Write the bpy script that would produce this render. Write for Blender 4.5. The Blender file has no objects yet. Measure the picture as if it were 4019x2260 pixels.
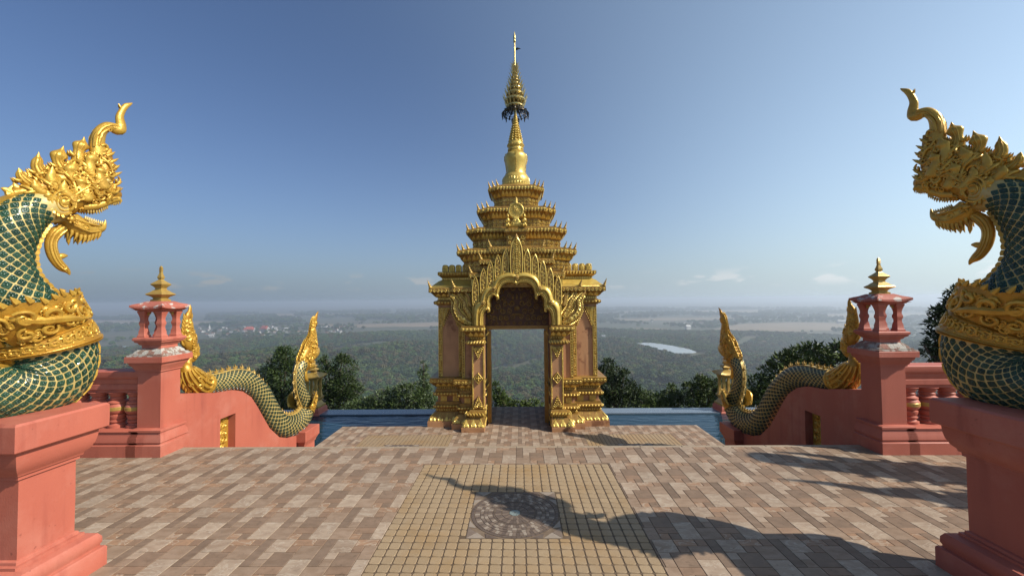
import bpy, math, random
import numpy as np
from mathutils import Vector, Matrix
from mathutils.geometry import tessellate_polygon
from math import sin, cos, pi, radians, sqrt, atan2, hypot

S = bpy.context.scene
COL = S.collection

# ------------------------------------------------------------------ camera
cam_d = bpy.data.cameras.new('camera')
cam = bpy.data.objects.new('camera', cam_d)
COL.objects.link(cam)
S.camera = cam
cam_d.sensor_width = 36.0
cam_d.lens = 36.0 * 1590.0 / 4019.0
cam_d.clip_start = 0.05
cam_d.clip_end = 60000.0
YAW, PIT, ROL = radians(1.0), radians(1.62), -0.010
fwd = Vector((-sin(YAW) * cos(PIT), cos(YAW) * cos(PIT), sin(PIT)))
rt0 = Vector((cos(YAW), sin(YAW), 0)); up0 = rt0.cross(fwd)
rt = rt0 * cos(ROL) + up0 * sin(ROL); up = up0 * cos(ROL) - rt0 * sin(ROL)
CAM = Vector((0.05, 0, 1.62))
cam.matrix_world = Matrix(((rt.x, up.x, -fwd.x, CAM.x), (rt.y, up.y, -fwd.y, CAM.y), (rt.z, up.z, -fwd.z, CAM.z), (0, 0, 0, 1)))

# ------------------------------------------------------------------ light
SUN = Vector((1.17, -0.33, 1.0)).normalized()
EL = math.asin(SUN.z); AZ = atan2(SUN.x, SUN.y)
w = bpy.data.worlds.new('World'); S.world = w; w.use_nodes = True
nt = w.node_tree; nt.nodes.clear()
N = nt.nodes.new; L = nt.links.new
out = N('ShaderNodeOutputWorld'); bg = N('ShaderNodeBackground'); bg.inputs['Strength'].default_value = 0.085
sky = N('ShaderNodeTexSky'); sky.sky_type = 'NISHITA'; sky.sun_disc = False
sky.sun_elevation = EL; sky.sun_rotation = AZ
sky.altitude = 400.0; sky.air_density = 1.0; sky.dust_density = 1.6; sky.ozone_density = 2.2
STR = 0.0645; bg.inputs['Strength'].default_value = STR
def math_(op, a, b=None, clamp=False):
    q = N('ShaderNodeMath'); q.operation = op; q.use_clamp = clamp
    for i, v in enumerate((a, b)):
        if v is None: continue
        if isinstance(v, (int, float)): q.inputs[i].default_value = v
        else: L(v, q.inputs[i])
    return q.outputs[0]
def vec_(op, a, b):
    q = N('ShaderNodeVectorMath'); q.operation = op
    for i, v in enumerate((a, b)):
        if isinstance(v, tuple): q.inputs[i].default_value = v
        elif q.inputs[i].type == 'VECTOR': L(v, q.inputs[i])
    return q
def scale_(v, k):
    q = N('ShaderNodeVectorMath'); q.operation = 'SCALE'
    if isinstance(v, tuple): q.inputs[0].default_value = v
    else: L(v, q.inputs[0])
    if isinstance(k, (int, float)): q.inputs['Scale'].default_value = k
    else: L(k, q.inputs['Scale'])
    return q.outputs[0]
tc = N('ShaderNodeTexCoord'); gen = tc.outputs['Generated']; sep = N('ShaderNodeSeparateXYZ'); L(gen, sep.inputs[0])
cg = vec_('DOT_PRODUCT', gen, tuple(SUN)).outputs['Value']                 # cosine of the angle to the sun
blue = vec_('MULTIPLY', sky.outputs[0], (0.88, 1.03, 1.28)).outputs[0]
glow = math_('MULTIPLY', math_('MULTIPLY', math_('MULTIPLY', math_('ADD', cg, math_('SQRT', math_('ADD', math_('MULTIPLY', cg, cg), 0.03))), 0.5), math_('EXPONENT', math_('MULTIPLY', math_('MAXIMUM', sep.outputs['Z'], 0.0), -2.0))), 0.88 / STR)   # the sun's wide aureole in dusty air
skyc = vec_('ADD', blue, scale_((0.80, 1.0, 0.94), glow)).outputs[0]
# thick dust towards the horizon, brighter on the sun's side
hz_w = math_('EXPONENT', math_('MULTIPLY', math_('MAXIMUM', sep.outputs['Z'], 0.0), -7.0))
hz_b = math_('MULTIPLY', math_('EXPONENT', math_('MULTIPLY', cg, 0.85)), 0.40 / STR)
hmix = N('ShaderNodeMixRGB'); L(math_('ADD', math_('MULTIPLY', cg, 0.9), 0.6, True), hmix.inputs[0]); hmix.inputs[1].default_value = (.75, .97, 1.25, 1); hmix.inputs[2].default_value = (.86, 1, 1.05, 1)
hzc = scale_(hmix.outputs[0], hz_b)
smix = N('ShaderNodeMixRGB'); L(hz_w, smix.inputs[0]); L(skyc, smix.inputs[1]); L(hzc, smix.inputs[2])
# low wisps of cloud in a band just above the horizon
mp = N('ShaderNodeMapping'); mp.inputs['Scale'].default_value = (1, 1, 3.2); L(gen, mp.inputs[0])
nz = N('ShaderNodeTexNoise'); nz.inputs['Scale'].default_value = 14.0; nz.inputs['Detail'].default_value = 5.0; L(mp.outputs[0], nz.inputs['Vector'])
def ramp_(v, lo, hi):
    q = N('ShaderNodeMapRange'); q.interpolation_type = 'SMOOTHSTEP'; q.inputs['From Min'].default_value = lo; q.inputs['From Max'].default_value = hi; L(v, q.inputs['Value']); return q.outputs[0]
cl = math_('MULTIPLY', math_('MULTIPLY', ramp_(nz.outputs['Fac'], 0.55, 0.66), ramp_(sep.outputs['Z'], 0.018, 0.036)), math_('MULTIPLY', ramp_(sep.outputs['Z'], 0.070, 0.042), 0.60))
mx = N('ShaderNodeMixRGB'); L(cl, mx.inputs[0]); L(smix.outputs[0], mx.inputs[1]); L(scale_((1.22, 1.25, 1.28), hz_b), mx.inputs[2])
L(mx.outputs[0], bg.inputs[0]); L(bg.outputs[0], out.inputs[0])
sd = bpy.data.lights.new('sun', 'SUN'); sd.energy = 5.0; sd.angle = radians(0.53); sd.color = (1.0, 0.93, 0.82)
sun = bpy.data.objects.new('sun', sd); COL.objects.link(sun); sun.location = SUN * 60
sun.rotation_euler = SUN.to_track_quat('Z', 'Y').to_euler()
S.view_settings.view_transform = 'Standard'; S.view_settings.look = 'None'
S.view_settings.exposure = 0.40; S.view_settings.gamma = 1.0
S.cycles.volume_bounces = 0; S.cycles.max_bounces = 6; S.cycles.diffuse_bounces = 3; S.cycles.glossy_bounces = 3

# ------------------------------------------------------------------ materials
def mat(name, c1, c2=None, scale=8.0, rough=0.6, metal=0.0, bump=0.0, bscale=60.0, detail=6.0, lo=0.35, hi=0.68, c3=None, s3=3.0, lo3=0.55, hi3=0.62,
        spec=0.5, voro=0.0, vscale=30.0, stretch=None, coat=0.0, rvar=0.1, obj_rand=0.0, bdist=0.01, vein=None, streak=None, alb=0.72):
    c1, c2, c3 = (tuple(x * alb for x in c) if c else None for c in (c1, c2, c3))
    m = bpy.data.materials.new(name); m.use_nodes = True
    t = m.node_tree; n = t.nodes.new; l = t.links.new
    b = t.nodes['Principled BSDF']
    b.inputs['Roughness'].default_value = rough; b.inputs['Metallic'].default_value = metal
    b.inputs['Specular IOR Level'].default_value = spec; b.inputs['Coat Weight'].default_value = coat
    g = n('ShaderNodeNewGeometry'); pos = g.outputs['Position']
    if stretch:
        mpp = n('ShaderNodeMapping'); mpp.inputs['Scale'].default_value = stretch; l(pos, mpp.inputs[0]); pos = mpp.outputs[0]
    col = None
    nz = n('ShaderNodeTexNoise'); nz.inputs['Scale'].default_value = scale; nz.inputs['Detail'].default_value = detail; l(pos, nz.inputs['Vector'])
    if c2:
        r = n('ShaderNodeMapRange'); r.inputs['From Min'].default_value = lo; r.inputs['From Max'].default_value = hi; l(nz.outputs['Fac'], r.inputs['Value'])
        x = n('ShaderNodeMixRGB'); x.inputs[1].default_value = (*c1, 1); x.inputs[2].default_value = (*c2, 1); l(r.outputs[0], x.inputs[0]); col = x.outputs[0]
    if c3:
        nz3 = n('ShaderNodeTexNoise'); nz3.inputs['Scale'].default_value = s3; nz3.inputs['Detail'].default_value = 9.0; nz3.inputs['Roughness'].default_value = 0.65; l(g.outputs['Position'], nz3.inputs['Vector'])
        r = n('ShaderNodeMapRange'); r.inputs['From Min'].default_value = lo3; r.inputs['From Max'].default_value = hi3; l(nz3.outputs['Fac'], r.inputs['Value'])
        x = n('ShaderNodeMixRGB'); x.inputs[2].default_value = (*c3, 1); l(r.outputs[0], x.inputs[0])
        if col: l(col, x.inputs[1])
        else: x.inputs[1].default_value = (*c1, 1)
        col = x.outputs[0]
    if vein:                                                     # thin pale mineral veins
        nv = n('ShaderNodeTexNoise'); nv.inputs['Scale'].default_value = 7.0; nv.inputs['Detail'].default_value = 7.0; nv.inputs['Distortion'].default_value = 1.2; l(pos, nv.inputs['Vector'])
        ms = n('ShaderNodeMath'); ms.operation = 'SUBTRACT'; ms.inputs[1].default_value = 0.5; l(nv.outputs['Fac'], ms.inputs[0])
        ma = n('ShaderNodeMath'); ma.operation = 'ABSOLUTE'; l(ms.outputs[0], ma.inputs[0])
        r = n('ShaderNodeMapRange'); r.inputs['From Min'].default_value = 0.03; r.inputs['From Max'].default_value = 0.0; r.inputs['To Max'].default_value = 0.75; l(ma.outputs[0], r.inputs['Value'])
        x = n('ShaderNodeMixRGB'); x.inputs[2].default_value = (*[v * alb for v in vein], 1); l(r.outputs[0], x.inputs[0])
        if col: l(col, x.inputs[1])
        else: x.inputs[1].default_value = (*c1, 1)
        col = x.outputs[0]
    if streak:                                                   # rain streaks and grime on painted plaster
        ms = n('ShaderNodeMapping'); ms.inputs['Scale'].default_value = (1, 1, 0.07); l(g.outputs['Position'], ms.inputs[0])
        ns = n('ShaderNodeTexNoise'); ns.inputs['Scale'].default_value = 13.0; ns.inputs['Detail'].default_value = 6.0; l(ms.outputs[0], ns.inputs['Vector'])
        n2 = n('ShaderNodeTexNoise'); n2.inputs['Scale'].default_value = 1.6; n2.inputs['Detail'].default_value = 8.0; l(g.outputs['Position'], n2.inputs['Vector'])
        ra = n('ShaderNodeMapRange'); ra.inputs['From Min'].default_value = 0.52; ra.inputs['From Max'].default_value = 0.72; ra.inputs['To Max'].default_value = 0.85; l(ns.outputs['Fac'], ra.inputs['Value'])
        rb = n('ShaderNodeMapRange'); rb.inputs['From Min'].default_value = 0.42; rb.inputs['From Max'].default_value = 0.62; l(n2.outputs['Fac'], rb.inputs['Value'])
        mm = n('ShaderNodeMath'); mm.operation = 'MULTIPLY'; l(ra.outputs[0], mm.inputs[0]); l(rb.outputs[0], mm.inputs[1])
        x = n('ShaderNodeMixRGB'); x.inputs[2].default_value = (*[v * alb for v in streak], 1); l(mm.outputs[0], x.inputs[0]); l(col, x.inputs[1]); col = x.outputs[0]
        n3 = n('ShaderNodeTexNoise'); n3.inputs['Scale'].default_value = 38.0; n3.inputs['Detail'].default_value = 3.0; l(g.outputs['Position'], n3.inputs['Vector'])
        rc = n('ShaderNodeMapRange'); rc.inputs['From Min'].default_value = 0.68; rc.inputs['From Max'].default_value = 0.74; rc.inputs['To Max'].default_value = 0.6; l(n3.outputs['Fac'], rc.inputs['Value'])
        mq = n('ShaderNodeMath'); mq.operation = 'MULTIPLY'; l(rc.outputs[0], mq.inputs[0]); l(rb.outputs[0], mq.inputs[1])
        x = n('ShaderNodeMixRGB'); x.inputs[2].default_value = (*[v * alb * .6 for v in streak], 1); l(mq.outputs[0], x.inputs[0]); l(col, x.inputs[1]); col = x.outputs[0]
    if obj_rand:
        oi = n('ShaderNodeObjectInfo'); r = n('ShaderNodeMapRange'); r.inputs['To Min'].default_value = 1 - obj_rand; r.inputs['To Max'].default_value = 1 + obj_rand; l(oi.outputs['Random'], r.inputs['Value'])
        hs = n('ShaderNodeHueSaturation'); l(r.outputs[0], hs.inputs['Value'])
        if col: l(col, hs.inputs['Color'])
        else: hs.inputs['Color'].default_value = (*c1, 1)
        col = hs.outputs[0]
    if col: l(col, b.inputs['Base Color'])
    else: b.inputs['Base Color'].default_value = (*c1, 1)
    if rvar:
        r = n('ShaderNodeMapRange'); r.inputs['To Min'].default_value = max(0.02, rough - rvar); r.inputs['To Max'].default_value = min(1, rough + rvar)
        l(nz.outputs['Fac'], r.inputs['Value']); l(r.outputs[0], b.inputs['Roughness'])
    h = None
    if bump:
        nb = n('ShaderNodeTexNoise'); nb.inputs['Scale'].default_value = bscale; nb.inputs['Detail'].default_value = 4.0; l(pos, nb.inputs['Vector'])
        bp = n('ShaderNodeBump'); bp.inputs['Strength'].default_value = bump; bp.inputs['Distance'].default_value = bdist; l(nb.outputs['Fac'], bp.inputs['Height']); h = bp
    if voro:
        v = n('ShaderNodeTexVoronoi'); v.feature = 'SMOOTH_F1'; v.inputs['Scale'].default_value = vscale; l(pos, v.inputs['Vector'])
        bv = n('ShaderNodeBump'); bv.inputs['Strength'].default_value = voro; bv.inputs['Distance'].default_value = 0.02; l(v.outputs['Distance'], bv.inputs['Height'])
        if h: l(h.outputs[0], bv.inputs['Normal'])
        h = bv
    if h: l(h.outputs[0], b.inputs['Normal'])
    return m

M = {}
M['gold'] = mat('naga gold', (0.78, 0.47, 0.07), (0.62, 0.34, 0.045), 14, 0.36, 0.45, 0.35, 90, rvar=0.1, bdist=0.006)
M['gold_body'] = mat('naga body gold', (0.72, 0.52, 0.16), (0.60, 0.38, 0.09), 20, 0.42, 0.25, 0.3, 90, bdist=0.006)
M['cream'] = mat('scale lattice', (0.70, 0.54, 0.20), (0.52, 0.37, 0.11), 30, 0.45, 0.15, 0.2, 90, bdist=0.004)
M['scale'] = mat('green glaze', (0.013, 0.052, 0.028), (0.032, 0.08, 0.042), 40, 0.18, 0.0, 0, coat=0.1, obj_rand=0.35, spec=0.45)
M['scale_small'] = mat('small green glaze', (0.025, 0.05, 0.028), (0.05, 0.075, 0.04), 40, 0.28, 0.0, 0, obj_rand=0.3)
M['red'] = mat('salmon plaster', (0.54, 0.145, 0.088), (0.47, 0.115, 0.07), 2.2, 0.62, 0, 0.25, 140, c3=(0.58, 0.20, 0.135), s3=1.7, lo3=0.52, hi3=0.72, bdist=0.004, stretch=(1, 1, 0.45), streak=(0.36, 0.085, 0.055))
M['weathered'] = mat('weathered plaster', (0.50, 0.15, 0.10), (0.42, 0.125, 0.085), 6, 0.75, 0, 0.5, 70, c3=(0.62, 0.56, 0.5), s3=9.0, lo3=0.56, hi3=0.60, bdist=0.008)
M['mossy'] = mat('weathered ledge', (0.34, 0.14, 0.10), (0.25, 0.2, 0.15), 16, 0.85, 0, 0.7, 60, c3=(0.50, 0.47, 0.41), s3=14.0, lo3=0.47, hi3=0.52, bdist=0.01)
M['gold_dull'] = mat('gate gold', (0.86, 0.61, 0.14), (0.64, 0.42, 0.085), 9, 0.34, 0.42, 0.5, 55, rvar=0.12, bdist=0.008)
M['gold_under'] = mat('gate gilding undercoat', (0.48, 0.28, 0.058), (0.29, 0.145, 0.028), 12, 0.45, 0.35, 0.4, 55, rvar=0.12, bdist=0.008)
M['gold_bright'] = mat('gate raised gilding', (0.95, 0.69, 0.18), (0.76, 0.51, 0.10), 12, 0.32, 0.42, 0.35, 70, rvar=0.12, bdist=0.006)
M['gold_deep'] = mat('naga deep gold', (0.62, 0.33, 0.035), (0.46, 0.22, 0.022), 14, 0.4, 0.4, 0.35, 90, bdist=0.006)  # darker gold for the masses beneath the raised scrolls
M['gold_carved'] = mat('gate carved gold', (0.56, 0.37, 0.085), (0.36, 0.21, 0.04), 16, 0.42, 0.35, 0.35, 60, voro=0.55, vscale=34, rvar=0.12)
M['gold_finial'] = mat('finial gold', (0.60, 0.40, 0.10), (0.5, 0.3, 0.07), 20, 0.4, 0.35, 0.3, 60, bdist=0.005)
M['terra'] = mat('terracotta panel', (0.60, 0.315, 0.145), (0.51, 0.255, 0.115), 3, 0.6, 0, 0.2, 80, streak=(0.27, 0.115, 0.05), c3=(0.30, 0.125, 0.055), s3=2.5, bdist=0.004)
M['dark_metal'] = mat('dark metal', (0.05, 0.042, 0.03), None, 10, 0.4, 0.8)
M['silver_gold'] = mat('spire metal', (0.78, 0.62, 0.26), (0.5, 0.36, 0.12), 30, 0.3, 0.75, 0.2, 60)
M['granite'] = mat('tan granite', (0.43, 0.315, 0.19), (0.29, 0.20, 0.11), 260, 0.62, 0, 0.2, 300, obj_rand=0.07, spec=0.3, c3=(0.36, 0.225, 0.10), s3=2.0, lo3=0.45, hi3=0.7, lo=0.45, hi=0.62, bdist=0.002, detail=3)
M['grout'] = mat('dark grout', (0.11, 0.07, 0.035), (0.15, 0.10, 0.06), 20, 0.8)
M['pale_joint'] = mat('brown joint', (0.17, 0.12, 0.08), (0.24, 0.175, 0.12), 20, 0.7, spec=0.2)
M['nosing'] = mat('step nosing', (0.40, 0.31, 0.21), (0.32, 0.24, 0.16), 20, 0.6)
ST = {'A': ((.23, .155, .107), (.16, .105, .07)), 'B': ((.46, .35, .255), (.34, .24, .165)), 'C': ((.42, .24, .135), (.32, .19, .115)), 'D': ((.265, .16, .10), (.33, .205, .13)),
      'G': ((.37, .26, .18), (.28, .185, .12)), 'E': ((.52, .40, .295), (.45, .335, .24)), 'H': ((.20, .13, .085), (.265, .175, .118)), 'K': ((.38, .28, .20), (.50, .39, .285))}
MEAN_ = (.315, .228, .155)
ST = {k: tuple(tuple(m_ + (x - m_) * .72 for x, m_ in zip(c, MEAN_)) for c in v) for k, v in ST.items()}
for k, (a, b_) in ST.items():
    M['st' + k] = mat('stone ' + k, a, b_, 11, 0.62, 0, 0.35, 45, lo=0.38, hi=0.64, detail=9, c3=tuple(x * .78 for x in a), s3=22, lo3=0.56, hi3=0.66, stretch=(1.0, 1.8, 1), bdist=0.004, obj_rand=0.09, spec=0.22, vein=(.52, .43, .33) if k in 'BKCL' else None)
M['mos_dark'] = mat('mosaic dark', (0.12, 0.086, 0.066), (0.16, 0.118, 0.09), 20, 0.5)
M['mos_brown'] = mat('mosaic brown', (0.235, 0.175, 0.13), (0.185, 0.135, 0.10), 20, 0.5)
M['mos_pale'] = mat('mosaic pale', (0.37, 0.30, 0.235), (0.31, 0.25, 0.19), 20, 0.5)
M['mos_teal'] = mat('mosaic teal', (0.24, 0.29, 0.275), (0.19, 0.23, 0.22), 20, 0.5)
M['leaf'] = mat('leaf green', (0.048, 0.084, 0.014), (0.100, 0.138, 0.025), 1.8, 0.5, 0, obj_rand=0.15, spec=0.3)
M['leaf_dark'] = mat('leaf dark', (0.024, 0.047, 0.010), (0.062, 0.092, 0.018), 2.0, 0.5, 0, obj_rand=0.15, spec=0.25)
M['leaf_pale'] = mat('leaf pale', (0.075, 0.115, 0.024), (0.05, 0.08, 0.016), 2.5, 0.5, 0)
M['bark'] = mat('bark', (0.12, 0.09, 0.06), (0.075, 0.055, 0.04), 6, 0.85, 0, 0.6, 20)
for i, (a, b_) in enumerate((((.038, .074, .016), (.058, .098, .022)), ((.058, .090, .018), (.084, .112, .025)), ((.020, .046, .014), (.034, .064, .018)), ((.062, .056, .02), (.082, .070, .024)))):
    M['far%d' % i] = mat('far foliage %d' % i, a, b_, 0.35, 0.8, 0, 0, obj_rand=0.22, spec=0.2)
M['plain'] = mat('valley ground', (0.055, 0.068, 0.028), (0.085, 0.08, 0.04), 0.004, 0.9, 0, c3=(0.12, 0.095, 0.055), s3=0.0016, lo3=0.52, hi3=0.64, detail=8)
M['field'] = mat('dry field', (0.27, 0.20, 0.125), (0.21, 0.155, 0.09), 0.012, 0.9, 0, c3=(0.16, 0.14, 0.075), s3=0.006, lo3=0.55, hi3=0.66)
M['white_wall'] = mat('white wall', (0.50, 0.49, 0.46)); M['tin'] = mat('tin roof', (0.26, 0.265, 0.27), rough=0.5); M['rust'] = mat('rusty roof', (0.24, 0.12, 0.08)); M['red_roof'] = mat('red temple roof', (0.50, 0.11, 0.065))
M['mosaic_rim'] = mat('pool rim mosaic', (0.20, 0.25, 0.30), (0.13, 0.17, 0.22), 30, 0.25, 0, 0.3, 90)
M['concrete'] = mat('concrete', (0.22, 0.2, 0.17), (0.16, 0.145, 0.12), 3, 0.85, 0, 0.4, 30)
def water_mat(name, c, sc, st, rough=0.05):
    m = bpy.data.materials.new(name); m.use_nodes = True; t = m.node_tree; b = t.nodes['Principled BSDF']
    b.inputs['Base Color'].default_value = (*c, 1); b.inputs['Roughness'].default_value = rough; b.inputs['IOR'].default_value = 1.33; b.inputs['Specular IOR Level'].default_value = 0.34
    g = t.nodes.new('ShaderNodeNewGeometry'); mp_ = t.nodes.new('ShaderNodeMapping'); mp_.inputs['Scale'].default_value = (0.6, 1.6, 1); t.links.new(g.outputs['Position'], mp_.inputs[0])
    n_ = t.nodes.new('ShaderNodeTexNoise'); n_.inputs['Scale'].default_value = sc; n_.inputs['Detail'].default_value = 3; t.links.new(mp_.outputs[0], n_.inputs['Vector'])
    bp = t.nodes.new('ShaderNodeBump'); bp.inputs['Strength'].default_value = st; bp.inputs['Distance'].default_value = 0.05; t.links.new(n_.outputs['Fac'], bp.inputs['Height']); t.links.new(bp.outputs[0], b.inputs['Normal'])
    return m
M['water'] = water_mat('pool water', (0.007, 0.026, 0.042), 4.0, 0.38)
M['river'] = water_mat('river water', (0.30, 0.32, 0.31), 0.1, 0.05, 0.12)

# ------------------------------------------------------------------ mesh helpers
ICO_V = []
def _ico():
    p = (1 + 5 ** .5) / 2
    v = [(-1, p, 0), (1, p, 0), (-1, -p, 0), (1, -p, 0), (0, -1, p), (0, 1, p), (0, -1, -p), (0, 1, -p), (p, 0, -1), (p, 0, 1), (-p, 0, -1), (-p, 0, 1)]
    f = [(0, 11, 5), (0, 5, 1), (0, 1, 7), (0, 7, 10), (0, 10, 11), (1, 5, 9), (5, 11, 4), (11, 10, 2), (10, 7, 6), (7, 1, 8), (3, 9, 4), (3, 4, 2), (3, 2, 6), (3, 6, 8), (3, 8, 9), (4, 9, 5), (2, 4, 11), (6, 2, 10), (8, 6, 7), (9, 8, 1)]
    return [Vector(a).normalized() for a in v], f
ICO = _ico()

def crom(pts, k=4):
    """Catmull-Rom through tuples of any length."""
    P = [np.array(p, float) for p in pts]; o = []
    for i in range(len(P) - 1):
        a = P[max(i - 1, 0)]; b = P[i]; c = P[i + 1]; d = P[min(i + 2, len(P) - 1)]
        for j in range(k):
            t = j / k
            o.append(0.5 * (2 * b + (c - a) * t + (2 * a - 5 * b + 4 * c - d) * t * t + (3 * b - a - 3 * c + d) * t ** 3))
    o.append(P[-1]); return o

class MB:
    def __init__(s): s.v = []; s.f = []; s.m = []
    def add(s, v, f, m=0):
        o = len(s.v); s.v += [tuple(p) for p in v]; s.f += [tuple(i + o for i in q) for q in f]; s.m += [m] * len(f)
    def box(s, x0, x1, y0, y1, z0, z1, m=0):
        s.add([(x0, y0, z0), (x1, y0, z0), (x1, y1, z0), (x0, y1, z0), (x0, y0, z1), (x1, y0, z1), (x1, y1, z1), (x0, y1, z1)],
              [(0, 3, 2, 1), (4, 5, 6, 7), (0, 1, 5, 4), (1, 2, 6, 5), (2, 3, 7, 6), (3, 0, 4, 7)], m)
    def ball(s, c, r, m=0, sq=(1, 1, 1)):
        s.add([(c[0] + p.x * r * sq[0], c[1] + p.y * r * sq[1], c[2] + p.z * r * sq[2]) for p in ICO[0]], ICO[1], m)
    def rings(s, rings, closed=True, cap=True, m=0):
        o = len(s.v); n = len(rings[0]); F = []
        for r in rings: s.v += [tuple(p) for p in r]
        for i in range(len(rings) - 1):
            for j in range(n if closed else n - 1):
                k = (j + 1) % n
                F.append((o + i * n + j, o + i * n + k, o + (i + 1) * n + k, o + (i + 1) * n + j))
        if cap and closed:
            F.append(tuple(o + j for j in range(n))[::-1]); F.append(tuple(o + (len(rings) - 1) * n + j for j in range(n)))
        s.f += F; s.m += [m] * len(F)
    def sweep(s, pts, W, flat=1.0, n=8, k=3, f=None, m=0, power=1.0):
        """pts (u,v,r) in a plane with lateral axis W; f maps (u,v,w) to 3-D."""
        P = crom(pts, k) if k > 1 else [np.array(p, float) for p in pts]
        R = []
        for i, p in enumerate(P):
            a = P[max(i - 1, 0)]; b = P[min(i + 1, len(P) - 1)]
            t = (b - a)[:2]; t = t / (np.linalg.norm(t) + 1e-9); nn = (-t[1], t[0]); r = max(p[2], 0.0008); ring = []
            for j in range(n):
                q = 2 * pi * j / n; c_, s_ = cos(q), sin(q)
                ring.append(f(p[0] + nn[0] * r * c_, p[1] + nn[1] * r * c_, s_ * r * flat + W))
            R.append(ring)
        s.rings(R, m=m)
    def tube(s, pts, rad, n=5, m=0):
        P = [Vector(p) for p in pts]; R = []; pn = None
        for i, p in enumerate(P):
            t = (P[min(i + 1, len(P) - 1)] - P[max(i - 1, 0)])
            if t.length < 1e-9: t = Vector((0, 0, 1))
            t.normalize()
            if pn is None: pn = t.orthogonal().normalized()
            pn = (pn - t * pn.dot(t)); pn = pn.normalized() if pn.length > 1e-6 else t.orthogonal().normalized()
            b = t.cross(pn); r = rad[i] if hasattr(rad, '__len__') else rad
            R.append([p + (pn * cos(2 * pi * j / n) + b * sin(2 * pi * j / n)) * r for j in range(n)])
        s.rings(R, m=m)
    def lathe(s, prof, n=16, c=(0, 0, 0), m=0, ph=0.0):
        s.rings([[(c[0] + r * cos(2 * pi * j / n + ph), c[1] + r * sin(2 * pi * j / n + ph), c[2] + z) for j in range(n)] for r, z in prof], m=m)
    def molding(s, plan, prof, m=0, cap=True):
        """plan: (x,y,sx,sy) counter-clockwise; prof: (offset,z)."""
        R = [[(x + sx * o, y + sy * o, z) for x, y, sx, sy in plan] for o, z in prof]
        o = len(s.v); n = len(plan); F = []
        for r in R: s.v += r
        for i in range(len(R) - 1):
            for j in range(n):
                k = (j + 1) % n; F.append((o + i * n + j, o + i * n + k, o + (i + 1) * n + k, o + (i + 1) * n + j))
        if cap:
            for idx, rev in ((0, True), (len(R) - 1, False)):
                tri = tessellate_polygon([[Vector((p[0], p[1], 0)) for p in R[idx]]])
                for t in tri:
                    F.append(tuple(o + idx * n + q for q in t))
        s.f += F; s.m += [m] * len(F)
    def prism(s, poly, f, d0, d1, m=0, bev=0.0):
        """2-D polygon extruded from d0 (front) to d1; f maps (a,b,d) to 3-D; bev insets the front face."""
        n = len(poly); o = len(s.v); F = []
        c = np.mean(np.array(poly), 0)
        tri = tessellate_polygon([[Vector((a, b, 0)) for a, b in poly]])
        fr = poly
        if bev:
            fr = []
            A = sum(poly[i][0] * poly[(i + 1) % n][1] - poly[(i + 1) % n][0] * poly[i][1] for i in range(n)); sg = 1 if A > 0 else -1
            for i in range(n):
                a = np.array(poly[i - 1]); b = np.array(poly[i]); e = np.array(poly[(i + 1) % n])
                t = (e - a); t = t / (np.linalg.norm(t) + 1e-9); fr.append(tuple(b + sg * bev * np.array((-t[1], t[0]))))
            dm = d0 + (d1 - d0) * min(0.5, bev / (abs(d1 - d0) + 1e-9))
            s.v += [tuple(f(a, b, dm)) for a, b in poly]
        lo = len(s.v); s.v += [tuple(f(a, b, d0)) for a, b in fr]
        lb = len(s.v); s.v += [tuple(f(a, b, d1)) for a, b in poly]
        F += [tuple(lo + q for q in t) for t in tri] + [tuple(lb + q for q in t) for t in tri]
        chain = ([o] if bev else []) 
        for i in range(n):
            k = (i + 1) % n
            if bev:
                F.append((lo + i, lo + k, o + k, o + i)); F.append((o + i, o + k, lb + k, lb + i))
            else: F.append((lo + i, lo + k, lb + k, lb + i))
        s.f += F; s.m += [m] * len(F)

def mesh(name, mb, mats, angle=40):
    me = bpy.data.meshes.new(name)
    me.from_pydata(mb.v, [], mb.f)
    for x in (mats if isinstance(mats, (list, tuple)) else [mats]): me.materials.append(x)
    if any(mb.m): me.polygons.foreach_set('material_index', mb.m)
    import bmesh
    bm = bmesh.new(); bm.from_mesh(me); bmesh.ops.recalc_face_normals(bm, faces=bm.faces); bm.to_mesh(me); bm.free()
    if angle:
        me.polygons.foreach_set('use_smooth', [True] * len(me.polygons)); me.set_sharp_from_angle(angle=radians(angle))
    me.update(); return me
def obj(name, data, parent=None, loc=None, rz=None, kind=None):
    o = bpy.data.objects.new(name, data); COL.objects.link(o)
    if parent is not None: o.parent = parent
    if loc is not None: o.location = loc
    if rz is not None: o.rotation_euler = (0, 0, rz)
    if kind: o['kind'] = kind
    return o
def build(name, mb, mats, parent=None, angle=40, kind=None, loc=None):
    return obj(name, mesh(name, mb, mats, angle), parent, loc, None, kind)
def tag(o, label, cat, group=None):
    o['label'] = label; o['category'] = cat
    if group: o['group'] = group
    return o
def thing(name, label, cat, loc=(0, 0, 0), rz=0.0, group=None):
    return tag(obj(name, None, None, loc, rz), label, cat, group)
KIDS = {}
def copy_tree(o, parent=None, kids=None):
    c = o.copy(); COL.objects.link(c)
    if parent is not None:
        mpi = o.matrix_parent_inverse.copy(); c.parent = parent; c.matrix_parent_inverse = mpi
    for ch in kids.get(o.name, ()): copy_tree(ch, c, kids)
    return c
def kidmap():
    d = {}
    for o in bpy.data.objects:
        if o.parent: d.setdefault(o.parent.name, []).append(o)
    return d
def mirror(o, label):
    c = copy_tree(o, None, kidmap())
    c.location = (-o.location.x, o.location.y, o.location.z); c.rotation_euler = (0, 0, -o.rotation_euler.z); c.scale = (-1, 1, 1)
    c['label'] = label; return c

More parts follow.
